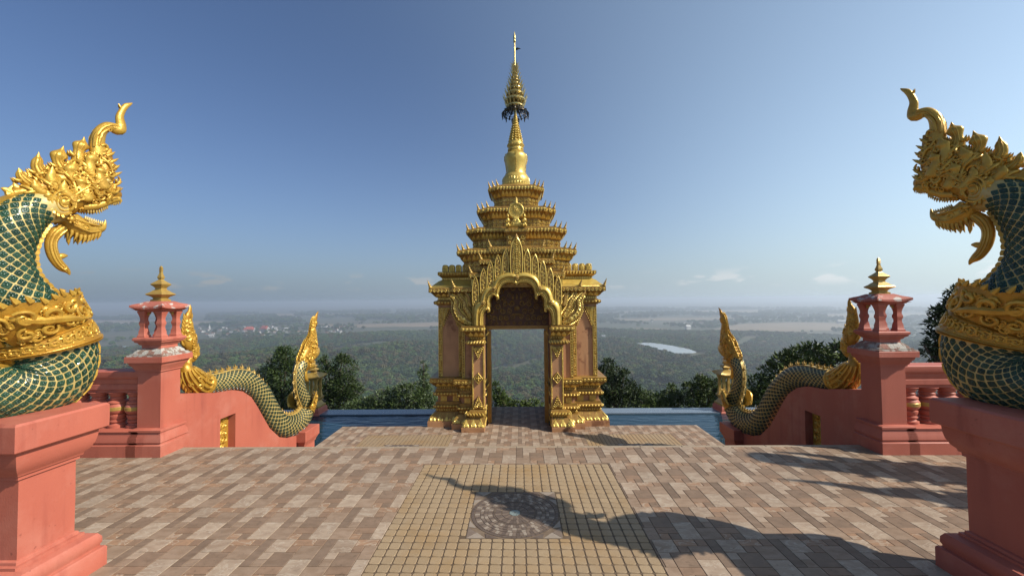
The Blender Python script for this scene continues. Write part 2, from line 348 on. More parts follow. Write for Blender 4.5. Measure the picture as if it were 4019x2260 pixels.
def rect(x0, x1, y0, y1, s=(-1, 1, -1, 1)):
    return [(x0, y0, s[0], s[2]), (x1, y0, s[1], s[2]), (x1, y1, s[1], s[3]), (x0, y1, s[0], s[3])]
def redent(h, st, cx=0, cy=0, steps=2):
    q = [(h, h - steps * st)]
    for i in range(steps):
        q.append((h - (i + 1) * st, h - (steps - i) * st)); q.append((h - (i + 1) * st, h - (steps - i - 1) * st))
    # q runs from right side to top through the stair
    o = []
    for ang in range(4):
        for x, y in q:
            sx, sy = 1, 1
            for _ in range(ang): x, y, sx, sy = -y, x, -sy, sx
            o.append((cx + x, cy + y, sx, sy))
    return o
def off(plan, o): return [(x + sx * o, y + sy * o, sx, sy) for x, y, sx, sy in plan]
def along(plan, sp, ymax=None):
    """points along the outline: position, tangent, outward normal."""
    n = len(plan)
    for i in range(n):
        a = plan[i]; b = plan[(i + 1) % n]; dx, dy = b[0] - a[0], b[1] - a[1]; ln = hypot(dx, dy)
        if ln < 0.03: continue
        tx, ty = dx / ln, dy / ln; k = max(1, round(ln / sp))
        for j in range(k):
            t = (j + .5) / k; x, y = a[0] + dx * t, a[1] + dy * t
            if ymax is not None and y > ymax: continue
            yield x, y, tx, ty, ty, -tx, ln / k
def beads(mb, plan, sp, z, r, ymax=None):
    for x, y, tx, ty, nx, ny, w_ in along(plan, sp, ymax): mb.ball((x, y, z), r)
def leaves(mb, plan, sp, z0, z1, depth=0.02, ymax=None, tilt=0.0, up=True, width=0.92):
    """row of pointed leaf reliefs between z0 and z1."""
    for x, y, tx, ty, nx, ny, w_ in along(plan, sp, ymax):
        h = w_ * width / 2
        P = []
        for t, hh, d in ((-1, 0, 0), (1, 0, 0), (.95, .45, 0), (0, 1, 0), (-.95, .45, 0), (0, .42, 1), (0, .12, .75)):
            zz = z0 + (z1 - z0) * (hh if up else 1 - hh); dd = d * depth + tilt * (hh if up else 1 - hh) + 0.002
            P.append((x + tx * t * h + nx * dd, y + ty * t * h + ny * dd, zz))
        mb.add(P, [(0, 1, 6), (1, 2, 5), (1, 5, 6), (2, 3, 5), (3, 4, 5), (4, 0, 6), (4, 6, 5)])
def blocks(mb, plan, sp, z0, z1, d=0.015, fill=0.55, ymax=None):
    for x, y, tx, ty, nx, ny, w_ in along(plan, sp, ymax):
        h = w_ * fill / 2
        v = [(x + tx * a * h + nx * e, y + ty * a * h + ny * e, z) for z in (z0, z1) for a, e in ((-1, -.01), (1, -.01), (1, d), (-1, d))]
        mb.add(v, [(0, 3, 2, 1), (4, 5, 6, 7), (0, 1, 5, 4), (1, 2, 6, 5), (2, 3, 7, 6), (3, 0, 4, 7)])
def curlpts(cx, cy, size, ang, hand=1, turns=1.25, n=11, tail=1.0):
    """a scroll: a stem that winds into a spiral; returns (x,y,r)."""
    o = []
    for i in range(n):
        t = i / (n - 1); th = ang + hand * turns * 2 * pi * t; rr = size * (1 - 0.86 * t)
        o.append((cx + rr * cos(th), cy + rr * sin(th), size * (0.10 + 0.20 * sin(pi * min(1, .15 + t * .9)) + (0.10 if i == n - 1 else 0))))
    return o
def curl(mb, f, cx, cy, size, ang, hand=1, turns=1.25, lift=0.0, thick=1.0, n=10, sides=5):
    p = curlpts(cx, cy, size, ang, hand, turns, n)
    mb.tube([f(a, b, lift) for a, b, r in p], [r * thick for a, b, r in p], sides)
def scroll_fill(mb, inside, x0, x1, z0, z1, size, f, rng, thick=1.0, jit=0.25, sym=False):
    nx = max(1, int((x1 - x0) / (size * 1.55))); nz = max(1, int((z1 - z0) / (size * 1.55)))
    for i in range(nx):
        for j in range(nz):
            x = x0 + (i + .5 + rng.uniform(-jit, jit)) * (x1 - x0) / nx; z = z0 + (j + .5 + rng.uniform(-jit, jit)) * (z1 - z0) / nz
            if inside(x, z):
                h = 1 if (i + j) % 2 else -1; a = rng.uniform(0, 6.28); q = size * rng.uniform(.75, 1.1)
                curl(mb, f, x, z, q, a, h, rng.uniform(1, 1.4), 0, thick)
def strip(mb, pts, rad, f, n=5): mb.tube([f(*p) for p in pts], rad, n)

# ================================================================== SETTING: terraces, pool, stairs
rng = random.Random(7)
TS = 0.452; CS = TS / 6
MODULE = [('A', 0, 0, 1, 4, 'A'), ('B', 1, 0, 2, 2, 'B'), ('C', 3, 0, 2, 1, 'C'), ('D', 5, 0, 1, 1, 'D'), ('G', 4, 1, 2, 2, 'G'), ('E', 1, 2, 1, 1, 'E'), ('F', 1, 3, 1, 1, 'G'),
          ('H', 2, 2, 2, 2, 'H'), ('P', 3, 1, 1, 1, 'D'), ('K', 4, 3, 2, 3, 'K'), ('L', 0, 4, 2, 2, 'G'), ('M', 2, 4, 2, 1, 'D'), ('N', 2, 5, 1, 1, 'C'), ('O', 3, 5, 1, 1, 'H')]
PX = 1024 / 2.5279           # focal length in render pixels
def visible_score(x, y, z, area):
    p = Vector((x, y, z)) - CAM; d = p.dot(fwd)
    if d < 0.5: return -1
    u, v = p.dot(rt) / d, p.dot(up) / d
    if abs(u) > 1.27 or abs(v) > 0.72: return -1
    return area / d ** 3
def slab_mb(mb, x0, x1, y0, y1, z, h=0.02, ch=0.0015, m=0):
    o = len(mb.v)
    mb.v += [(x0, y0, z - h), (x1, y0, z - h), (x1, y1, z - h), (x0, y1, z - h), (x0, y0, z - ch), (x1, y0, z - ch), (x1, y1, z - ch), (x0, y1, z - ch),
             (x0 + ch, y0 + ch, z), (x1 - ch, y0 + ch, z), (x1 - ch, y1 - ch, z), (x0 + ch, y1 - ch, z)]
    F = []
    for b in (0, 4):
        for i in range(4): F.append((o + b + i, o + b + (i + 1) % 4, o + b + 4 + (i + 1) % 4, o + b + 4 + i))
    F.append((o + 8, o + 9, o + 10, o + 11)); mb.f += F; mb.m += [m] * len(F)
def granite_mb(mb, x0, x1, y0, y1, z, m=0):
    """a rounded-corner granite set, proud of its joint."""
    r = min(0.010, (x1 - x0) * .3, (y1 - y0) * .3); P = []
    for cx, cy, a in ((x1 - r, y1 - r, 0), (x0 + r, y1 - r, 90), (x0 + r, y0 + r, 180), (x1 - r, y0 + r, 270)):
        for k in range(3):
            t = radians(a + 45 * k); P.append((cx + r * cos(t), cy + r * sin(t)))
    cx, cy = (x0 + x1) / 2, (y0 + y1) / 2
    R = [[(a, b, z - 0.012) for a, b in P], [(a, b, z - 0.003) for a, b in P], [(a + (cx - a) * .06, b + (cy - b) * .06, z) for a, b in P]]
    mb.rings(R, cap=False, m=m); o = len(mb.v) - 12; mb.f.append(tuple(range(o, o + 12))); mb.m.append(m)
STK = list(ST); STM = [M['st' + k] for k in STK]
TP = 0.424; CP = TP / 6                                                # the stone-pattern tiles are a little smaller than six granite sets
def pave(parent, tiles, z, one_by_one, holes=(), clip=None):
    """tiles: lower-left corners of the modules; each stone of the module is a piece."""
    L_ = []
    for (tx, ty) in tiles:
        for nm, a, b, w_, h_, k in MODULE:
            a2, b2 = a, 6 - b - h_
            x0, y0, x1, y1 = tx + a2 * CP, ty + b2 * CP, tx + (a2 + w_) * CP, ty + (b2 + h_) * CP
            gone = False
            for hx0, hx1, hy0, hy1 in holes:                          # cut at the granite squares
                if x1 > hx0 + .001 and x0 < hx1 - .001 and y1 > hy0 + .001 and y0 < hy1 - .001:
                    c_ = sorted(((x1 - hx0, 0), (hx1 - x0, 1), (y1 - hy0, 2), (hy1 - y0, 3)))[0][1]
                    if c_ == 0: x1 = hx0
                    elif c_ == 1: x0 = hx1
                    elif c_ == 2: y1 = hy0
                    else: y0 = hy1
                    if x1 - x0 < .010 or y1 - y0 < .010: gone = True
            if gone: continue
            if clip:
                x0, x1, y0, y1 = max(x0, clip[0]), min(x1, clip[1]), max(y0, clip[2]), min(y1, clip[3])
                if x1 - x0 < .012 or y1 - y0 < .012: continue
            L_.append((visible_score((x0 + x1) / 2, (y0 + y1) / 2, z, (x1 - x0) * (y1 - y0)), x0, x1, y0, y1, k))
    L_.sort(reverse=True)
    cache = {}; mb = MB(); g = 0.0018
    for i, (sc, x0, x1, y0, y1, k) in enumerate(L_):
        if i < one_by_one and sc > 0:
            key = (k, round(x1 - x0, 3), round(y1 - y0, 3))
            if key not in cache:
                b_ = MB(); hx, hy = (x1 - x0) / 2 - g, (y1 - y0) / 2 - g; slab_mb(b_, -hx, hx, -hy, hy, 0); cache[key] = mesh('paving_stone', b_, M['st' + k], 0)
            obj('paving_stone', cache[key], parent, ((x0 + x1) / 2, (y0 + y1) / 2, z + rng.uniform(-.0004, .0004)))
        else: slab_mb(mb, x0 + g, x1 - g, y0 + g, y1 - g, z, m=STK.index(k))
    if mb.v: build('paving_stones', mb, STM, parent, 0, 'stuff')
def granite_pad(parent, cx, cy, z, one_by_one, half_med):
    x0, y0 = cx - 12 * CS, cy - 12 * CS; L_ = []
    for i in range(24):
        for j in range(24):
            a0, b0, a1, b1 = x0 + i * CS, y0 + j * CS, x0 + (i + 1) * CS, y0 + (j + 1) * CS
            mx0, mx1, my0, my1 = cx - half_med, cx + half_med, cy - half_med, cy + half_med
            if a0 >= mx0 and a1 <= mx1 and b0 >= my0 and b1 <= my1: continue
            if a1 > mx0 and a0 < mx1 and b1 > my0 and b0 < my1:
                if b0 < my0: b1 = my0
                elif b1 > my1: b0 = my1
                elif a0 < mx0: a1 = mx0
                else: a0 = mx1
            L_.append((visible_score((a0 + a1) / 2, (b0 + b1) / 2, z, (a1 - a0) * (b1 - b0)), a0, a1, b0, b1))
    L_.sort(reverse=True); cache = {}; mb = MB(); g = 0.0040
    for i, (sc, a0, a1, b0, b1) in enumerate(L_):
        if i < one_by_one and sc > 0:
            key = (round(a1 - a0, 3), round(b1 - b0, 3))
            if key not in cache:
                b_ = MB(); hx, hy = (a1 - a0) / 2 - g, (b1 - b0) / 2 - g; granite_mb(b_, -hx, hx, -hy, hy, 0); cache[key] = mesh('granite_tile', b_, M['granite'], 30)
            obj('granite_tile', cache[key], parent, ((a0 + a1) / 2, (b0 + b1) / 2, z))
        else: granite_mb(mb, a0 + g, a1 - g, b0 + g, b1 - g, z)
    if mb.v: build('granite_tiles', mb, M['granite'], parent, 30, 'stuff')
MOS = ['mos_dark', 'mos_brown', 'mos_pale', 'mos_teal']
RINGS = [(.048, .100, 24, (0, 1), 1), (.102, .153, 36, (0, 1, 0), 0), (.156, .168, 48, (0,), 1), (.170, .206, 60, (2, 1, 0, 1), 1), (.208, .236, 40, (0, 1, 2, 1), 0), (.238, .262, 48, (1, 0, 2), 0), (.264, .304, 72, (1, 2, 1, 0), 1), (.307, .330, 60, (0,), 1)]
def wedge(mb, r0, r1, da, z, m=0, rot=0.0):
    g = 0.0012; P = []
    a0, a1 = -da / 2 + g / r1, da / 2 - g / r1
    for r, a in ((r0 + g, a0), (r1 - g, a0), (r1 - g, a1), (r0 + g, a1)): P.append((r * cos(a + rot), r * sin(a + rot)))
    o = len(mb.v); mb.v += [(x, y, z - .01) for x, y in P] + [(x, y, z) for x, y in P]
    F = [(o + 4, o + 5, o + 6, o + 7)] + [(o + i, o + (i + 1) % 4, o + 4 + (i + 1) % 4, o + 4 + i) for i in range(4)]
    mb.f += F; mb.m += [m] * 5
def medallion(parent, cx, cy, z, single):
    mb = MB(); mb.box(-.3325, .3325, -.3325, .3325, -.012, -0.0025)
    root = build('mosaic_medallion', mb, M['pale_joint'], parent, 0, None, (cx, cy, z))
    rest = MB(); r_ = random.Random(3)
    for r0, r1, n, pat, one in RINGS:
        cache = {}
        for i in range(n):
            m = pat[i % len(pat)]; a = 2 * pi * i / n
            if single and one:
                if m not in cache:
                    b_ = MB(); wedge(b_, r0, r1, 2 * pi / n, 0); cache[m] = mesh('mosaic_piece', b_, M[MOS[m]], 0)
                obj('mosaic_piece', cache[m], root, (0, 0, 0), a)
            else: wedge(rest, r0, r1, 2 * pi / n, 0, m, a)
    for i in range(8): wedge(rest, .006, .044, 2 * pi / 8, 0, 3, 2 * pi * i / 8)
    for sx in (-1, 1):
        for sy in (-1, 1):
            for k, (tri, m) in enumerate((([(.329, .329), (.200, .329), (.262, .262)], 2), ([(.329, .325), (.266, .262), (.329, .200)], 1), ([(.194, .329), (.110, .329), (.205, .272)], 0), ([(.329, .194), (.272, .205), (.329, .110)], 2))):
                P = [(x * sx, y * sy) for x, y in tri]; o = len(rest.v)
                if single:
                    b_ = MB(); b_.prism(P, lambda a, b, d: (a, b, d), 0, -.01); build('mosaic_piece', b_, M[MOS[m]], root, 0)
                else: rest.prism(P, lambda a, b, d: (a, b, d), 0, -.01, m)
    build('mosaic_pieces', rest, [M[x] for x in MOS], root, 0, 'stuff')

YE = 4.487                                                            # edge of the upper terrace
mb = MB(); mb.box(-9.5, 9.5, -2.2, YE + 0.03, -3.4, -0.004)
upper_terrace = build('upper_terrace', mb, M['pale_joint'], None, 0, 'structure')
mb = MB(); mb.box(-.904, .904, YE - 5 * TS + .001, YE - TS - .001, -0.02, -0.0015 - 0.002)
build('granite_bed', mb, M['grout'], upper_terrace, 0)
mb = MB()
for i in range(-13, 13): slab_mb(mb, i * TS + .0012, (i + 1) * TS - .0012, YE - .0005, YE + .045, 0.001, 0.05, .004)
build('step_nosing', mb, M['nosing'], upper_terrace, 20)
T_ = [(i * TP, YE - .002 - (j + 1) * TP) for i in range(-14, 14) for j in range(14)]
pave(upper_terrace, T_, 0.0, 300, [(-.904, .904, YE - 5 * TS, YE - TS)])
HM = 8.86 * CS / 2
granite_pad(upper_terrace, 0, YE - 3 * TS, 0.0, 300, HM)
medallion(upper_terrace, 0, YE - 3 * TS, 0.0, True)

ZL = -1.2; XT = 3.955; YT = 9.14
mb = MB()
for i in range(1, 7): mb.box(-3.80, 3.80, YE + .03 + (i - 1) * .30, YE + .03 + i * .30, -3.4, -.1714 * i)
build('stairs', mb, M['concrete'], None, 0, 'structure')
mb = MB(); mb.box(-XT, XT, YE + .03 + 1.8, YT, -3.4, ZL - .004); mb.box(-.69, .69, YT, 10.77, -3.4, ZL - .004)
lower_terrace = build('lower_terrace', mb, M['pale_joint'], None, 0, 'structure')
Y0 = 8.55
mb = MB()
for s in (-1, 1): mb.box(s * 5 * TS - 2 * TS, s * 5 * TS + 2 * TS, Y0 - 4 * TS, Y0, ZL - .02, ZL - .0035)
build('granite_bed', mb, M['grout'], lower_terrace, 0)
T_ = [(i * TP, YT - (j + 1) * TP) for i in range(-10, 10) for j in range(7)]
pave(lower_terrace, T_, ZL, 300, [(s * 5 * TS - 2 * TS, s * 5 * TS + 2 * TS, Y0 - 4 * TS, Y0) for s in (-1, 1)], (-XT, XT, YE + 1.84, YT))
T_ = [(i * TP, YT + j * TP) for i in range(-2, 2) for j in range(4)]
pave(lower_terrace, T_, ZL, 0, (), (-.69, .69, YT, 10.77))
for s in (-1, 1):
    granite_pad(lower_terrace, s * 5 * TS, Y0 - 2 * TS, ZL, 120, HM)
    medallion(lower_terrace, s * 5 * TS, Y0 - 2 * TS, ZL, False)

mb = MB(); mb.box(-6.5, 6.5, YE + .03, 10.40, -1.75, -1.30)
build('pool_water', mb, M['water'], None, 0, 'structure')
mb = MB(); mb.box(-6.7, 6.7, 10.36, 10.83, -3.5, -1.272); mb.box(-6.7, -6.45, YE + .04, 10.36, -3.5, -1.26); mb.box(6.45, 6.7, YE + .04, 10.36, -3.5, -1.26)
build('pool_rim', mb, M['mosaic_rim'], None, 0, 'structure')

# ------------------------------------------------------------------ pedestals of the great nagas
def sq(cx, cy, hx, hy): return rect(cx - hx, cx + hx, cy - hy, cy + hy)
PCX, PCY = -2.87, 2.29
def make_pedestal():
    t = thing('naga_pedestal', 'sunlit salmon pink pedestal under the bright golden naga head', 'pedestal', (PCX, PCY, 0), 0, 'pedestals of the two big nagas')
    p = sq(0, 0, .23, .14); b = MB()
    b.molding(p, [(.1, 0), (.1, .108), (.094, .118), (.078, .124), (.078, .135), (.085, .148), (.084, .18), (.07, .205), (.045, .216), (.03, .220), (.03, .235), (.014, .238), (.012, .252), (0, .26)])
    build('base', b, M['red'], t, 35)
    b = MB(); b.molding(p, [(0, .26), (.001, .45), (0, .68)]); build('shaft', b, M['red'], t, 35)
    b = MB(); b.molding(p, [(0, .68), (.012, .683), (.012, .70), (.022, .705), (.026, .72), (.042, .735), (.058, .77), (.066, .81), (.068, .848)]); build('cornice', b, M['red'], t, 35)
    b = MB(); b.molding(p, [(.092, .848), (.1, .856), (.101, .92), (.1, .988), (.09, 1.0)]); build('top_slab', b, M['red'], t, 35)
    return t
ped = make_pedestal()
mirror(ped, 'shaded dark red pedestal under the naga whose head points left')

# ------------------------------------------------------------------ gate pillars with lanterns
QX, QY = -3.92, 4.42
def lantern_column(b, x, y, z0, z1, r):
    h = z1 - z0; pr = [(1.25, 0), (1.25, .06), (1.0, .1), (.95, .22), (.72, .34), (.7, .42), (.92, .5), (.92, .56), (.72, .64), (.72, .72), (.95, .84), (1.1, .9), (1.25, .94), (1.25, 1)]
    b.molding(sq(x, y, 0.001, 0.001), [(r * a, z0 + h * t) for a, t in pr])
def flared_roof(b, h0, z0, h1, z1, lift, m=0):
    """square roof whose eave corners turn up."""
    ring = []
    for hh, zz, lf in ((h0 * .86, z0 - .012, .3), (h0, z0, 1), (h0, z0 + .02, 1), (h0 * .82 + h1 * .18, z0 + (z1 - z0) * .34 + .012, .55), (h0 * .5 + h1 * .5, z0 + (z1 - z0) * .68, .2), (h1, z1, 0)):
        R = []
        for k in range(4):
            for i in range(6):
                t = i / 6 * 2 - 1; a, c = (t, -1)
                for _ in range(k): a, c = -c, a
                R.append((a * hh * (1 + .10 * lf * abs(t) ** 4), c * hh * (1 + .10 * lf * abs(t) ** 4), zz + lift * lf * abs(t) ** 3))
        ring.append(R)
    b.rings(ring, m=m)
def make_pillar():
    t = thing('lantern_pillar', 'sunlit salmon pillar with a lantern top and brown gold finial beside the stairs', 'pillar', (QX, QY, 0), 0, 'pillars at the head of the stairs')
    p = sq(0, 0, .125, .125); b = MB()
    b.molding(p, [(.062, 0), (.062, .118), (.056, .124), (.046, .128), (.046, .14), (.056, .15), (.05, .2), (.034, .235), (.034, .25), (.046, .256), (.046, .275), (.03, .284), (0, .29)])
    build('base', b, M['red'], t, 35)
    b = MB(); b.molding(p, [(0, .29), (0, .885)]); build('shaft', b, M['red'], t, 35)
    b = MB(); b.molding(p, [(0, .885), (.014, .888), (.014, .905), (.022, .91), (.03, .935), (.052, .962), (.056, .985), (.078, .99), (.078, 1.046), (.074, 1.05)]); build('capital', b, M['red'], t, 35)
    b = MB(); b.molding(p, [(.072, 1.05), (.072, 1.064), (.05, 1.066), (.05, 1.078), (.03, 1.08), (.022, 1.10), (.0, 1.122), (-.012, 1.132)]); build('weathered_ledge', b, M['mossy'], t, 35)
    b = MB(); b.molding(p, [(-.018, 1.132), (-.02, 1.162), (-.002, 1.175), (.004, 1.19), (.024, 1.2), (.026, 1.215), (.036, 1.22), (.036, 1.24), (.026, 1.25)]); build('lantern_base', b, M['red'], t, 35)
    for sx in (-1, 1):
        for sy in (-1, 1):
            b = MB(); lantern_column(b, sx * .094, sy * .094, 1.25, 1.535, .032); build('lantern_column', b, M['red'], t, 35)
            for k in (0, 1):
                b2 = MB(); f = (lambda a, z, l: (sx * a, sy * .094, z)) if k == 0 else (lambda a, z, l: (sx * .094, sy * a, z))
                curl(b2, f, .052, 1.50, .016, 1.5, 1); curl(b2, f, .028, 1.512, .012, 0.5, -1)
                b2.ball(f(.045, 1.515, 0), .012); build('gilt_bracket', b2, M['gold_finial'], t, 40)
    b = MB(); b.molding(p, [(-.008, 1.522), (-.002, 1.535), (.02, 1.54), (.024, 1.548), (.05, 1.556)]); build('lantern_ceiling', b, M['red'], t, 35)
    b = MB(); flared_roof(b, .164, 1.558, .08, 1.64, .018); build('lantern_roof', b, M['weathered'], t, 35)
    b = MB(); h = lambda *q: [(a - .125, z) for a, z in q]
    b.molding(p, h((.062, 1.638), (.062, 1.655), (.046, 1.665), (.046, 1.675), (.058, 1.69), (.088, 1.708), (.092, 1.714), (.088, 1.722), (.066, 1.738), (.050, 1.756), (.036, 1.768), (.034, 1.782), (.044, 1.80), (.062, 1.82), (.064, 1.827), (.058, 1.834), (.036, 1.855), (.022, 1.87), (.016, 1.88)))
    b.molding(p, h((.012, 1.878), (.022, 1.892), (.024, 1.905), (.016, 1.93), (.011, 1.955), (.011, 1.97), (.016, 1.974), (.011, 1.98), (.011, 1.99), (.015, 1.996), (.010, 2.004), (.012, 2.012), (.006, 2.026), (.001, 2.032)))
    build('finial', b, M['gold_finial'], t, 35)
    return t
pil = make_pillar()
mirror(pil, 'half shaded dark red pillar with a lantern top and yellow gold finial beside the stairs')

# ------------------------------------------------------------------ balustrades
def make_balustrade():
    t = thing('balustrade', 'salmon balustrade in shade behind the sunlit naga pedestal', 'balustrade', (-4.05, QY, 0), 0, 'balustrades of the upper terrace')
    X0, X1 = -3.6, -0.004
    pl_ = lambda x0, x1, hy: [(x0, -hy, -1, -1), (x1, -hy, 0, -1), (x1, hy, 0, 1), (x0, hy, -1, 1)]
    b = MB(); b.molding(pl_(X0, X1 + .05, .125), [(.062, 0), (.062, .118), (.056, .124), (.046, .128), (.046, .14), (.056, .15), (.05, .2), (.034, .235), (.034, .25), (.046, .256), (.046, .262), (.02, .268), (.0, .272)]); build('plinth', b, M['red'], t, 35)
    b = MB(); b.molding(pl_(X0, X1, .07), [(0, .655), (0, .68), (.02, .69), (.02, .74), (.012, .745), (.02, .76), (.022, .80), (.034, .81), (.042, .83), (.042, .88), (.036, .886)]); build('handrail', b, M['red'], t, 35)
    prof = [(.09, .272), (.09, .30), (.074, .305), (.064, .32), (.08, .335), (.08, .35), (.068, .356), (.078, .375), (.085, .40), (.085, .408), (.07, .414), (.085, .43), (.1, .452), (.1, .4575)]
    up_ = [(.1, .497), (.1, .503), (.088, .52), (.08, .53), (.09, .536), (.09, .548), (.076, .556), (.062, .568), (.07, .582), (.07, .59), (.062, .6), (.072, .615), (.08, .63), (.08, .642), (.095, .65), (.095, .656)]
    b = MB(); b.lathe(prof, 20); b.lathe(up_, 20); bal = mesh('baluster', b, M['red'], 35)
    b = MB(); b.lathe([(.1, .457), (.104, .462), (.104, .493), (.1, .498)], 20); band = mesh('gilt_band', b, M['gold_finial'], 35)
    for i in range(17):
        o = obj('baluster', bal, t, (-.118 - .2075 * i, 0, 0)); obj('gilt_band', band, o)
    return t
bl = make_balustrade()
mirror(bl, 'red balustrade with gilt banded balusters behind the shaded naga')

# ------------------------------------------------------------------ stair walls under the long nagas
def make_wall():
    t = thing('stair_wall', 'sunlit salmon stair wall whose top follows the naga body', 'wall', (-3.80, 4.5, 0), 0, 'walls flanking the stairs')
    top = [(0, .60), (.36, .531), (.6, .475), (.677, .468), (.877, .45), (.955, .43), (1.098, .382), (1.277, .261), (1.42, .084), (1.569, -.123), (1.709, -.314), (1.967, -.539), (2.2, -.63), (2.46, -.66)]
    f = lambda a, z, d: (-d, a, z); D_ = .25
    at = lambda y: np.interp(y, [p[0] for p in top], [p[1] for p in top])
    NY0, NY1, NZ0, NZ1 = .677, .955, -.34, .124
    b = MB()
    b.prism([(0, -3.2), (NY0, -3.2)] + [(p[0], p[1]) for p in reversed(top) if p[0] <= NY0], f, 0, D_)
    b.prism([(NY0, NZ1), (NY1, NZ1), (NY1, at(NY1)), (.877, .45), (NY0, at(NY0))], f, 0, D_)
    b.prism([(NY0, -3.2), (NY1, -3.2), (NY1, NZ0), (NY0, NZ0)], f, 0, D_)
    b.prism([(NY1, -3.2), (2.46, -3.2)] + [(p[0], p[1]) for p in reversed(top) if p[0] >= NY1], f, 0, D_)
    build('wall_body', b, M['red'], t, 30)
    b = MB(); b.prism([(NY0, NZ0), (NY1, NZ0), (NY1, NZ1), (NY0, NZ1)], f, .10, .14); r_ = random.Random(5)
    for k in range(5):
        z = NZ1 - .05 - k * .092
        for yy, hd in ((NY0 + .07, 1), (NY1 - .09, -1), ((NY0 + NY1) / 2, 1)):
            curl(b, lambda a, c, l: (-.10 + .012, a, c), yy, z + r_.uniform(-.01, .01), .045, r_.uniform(0, 6), hd, 1.3, 0, 1.2)
        b.ball((-.09, (NY0 + NY1) / 2 + .02, z), .026)
    build('carved_panel', b, M['gold'], t, 40)
    b = MB(); b.molding([(.155, 2.46, 1, -1), (.155, 2.95, 1, 1), (-.35, 2.95, -1, 1), (-.35, 2.46, -1, -1)], [(-.06, -3.2), (-.06, -.90), (-.045, -.89), (-.04, -.86), (-.015, -.815), (-.012, -.80), (0, -.795), (0, -.63), (-.006, -.622)]); build('end_block', b, M['red'], t, 35)
    return t
wl = make_wall()
mirror(wl, 'shaded dark red stair wall under the naga in shadow')

# ------------------------------------------------------------------ gilt lantern posts at the pool rim
def make_post():
    t = thing('lantern_post', 'small dull gold lantern post in shade behind the sunlit stair naga', 'lantern post', (-5.36, 10.6, -.34), 0, 'lantern posts at the pool rim')
    p = sq(0, 0, .13, .13); b = MB(); b.molding(p, [(.1, -1.6), (.1, -.78), (.075, -.76), (.075, -.70), (.05, -.66)]); build('base', b, M['red'], t, 35)
    b = MB(); b.molding(p, [(.05, -.66), (.05, -.62), (.02, -.6), (-.01, -.55), (-.01, -.52), (.02, -.49), (.03, -.455), (.02, -.45)]); build('foot', b, M['gold_finial'], t, 35)
    for sx in (-1, 1):
        for sy in (-1, 1):
            b = MB(); lantern_column(b, sx * .095, sy * .095, -.45, -.03, .03); build('column', b, M['gold_finial'], t, 35)
    b = MB(); b.molding(p, [(-.01, -.06), (0, -.03), (.03, -.02)]); flared_roof(b, .185, -.02, .07, .085, .025); build('roof', b, M['gold_finial'], t, 35)
    b = MB(); h = lambda *q: [(a - .13, z) for a, z in q]
    b.molding(p, h((.05, .08), (.04, .1), (.06, .12), (.09, .145), (.085, .155), (.05, .175), (.03, .19), (.045, .21), (.06, .225), (.03, .25), (.012, .27), (.02, .285), (.01, .32), (.01, .335), (.001, .37))); build('finial', b, M['gold_finial'], t, 35)
    return t
ps = make_post()
ps.scale = (1.2, 1.2, 1.2); pm_ = mirror(ps, 'shiny gold lantern post lit by the sun behind the shaded stair naga'); pm_.scale = (-1.2, 1.2, 1.2); pm_.location.z = -.34

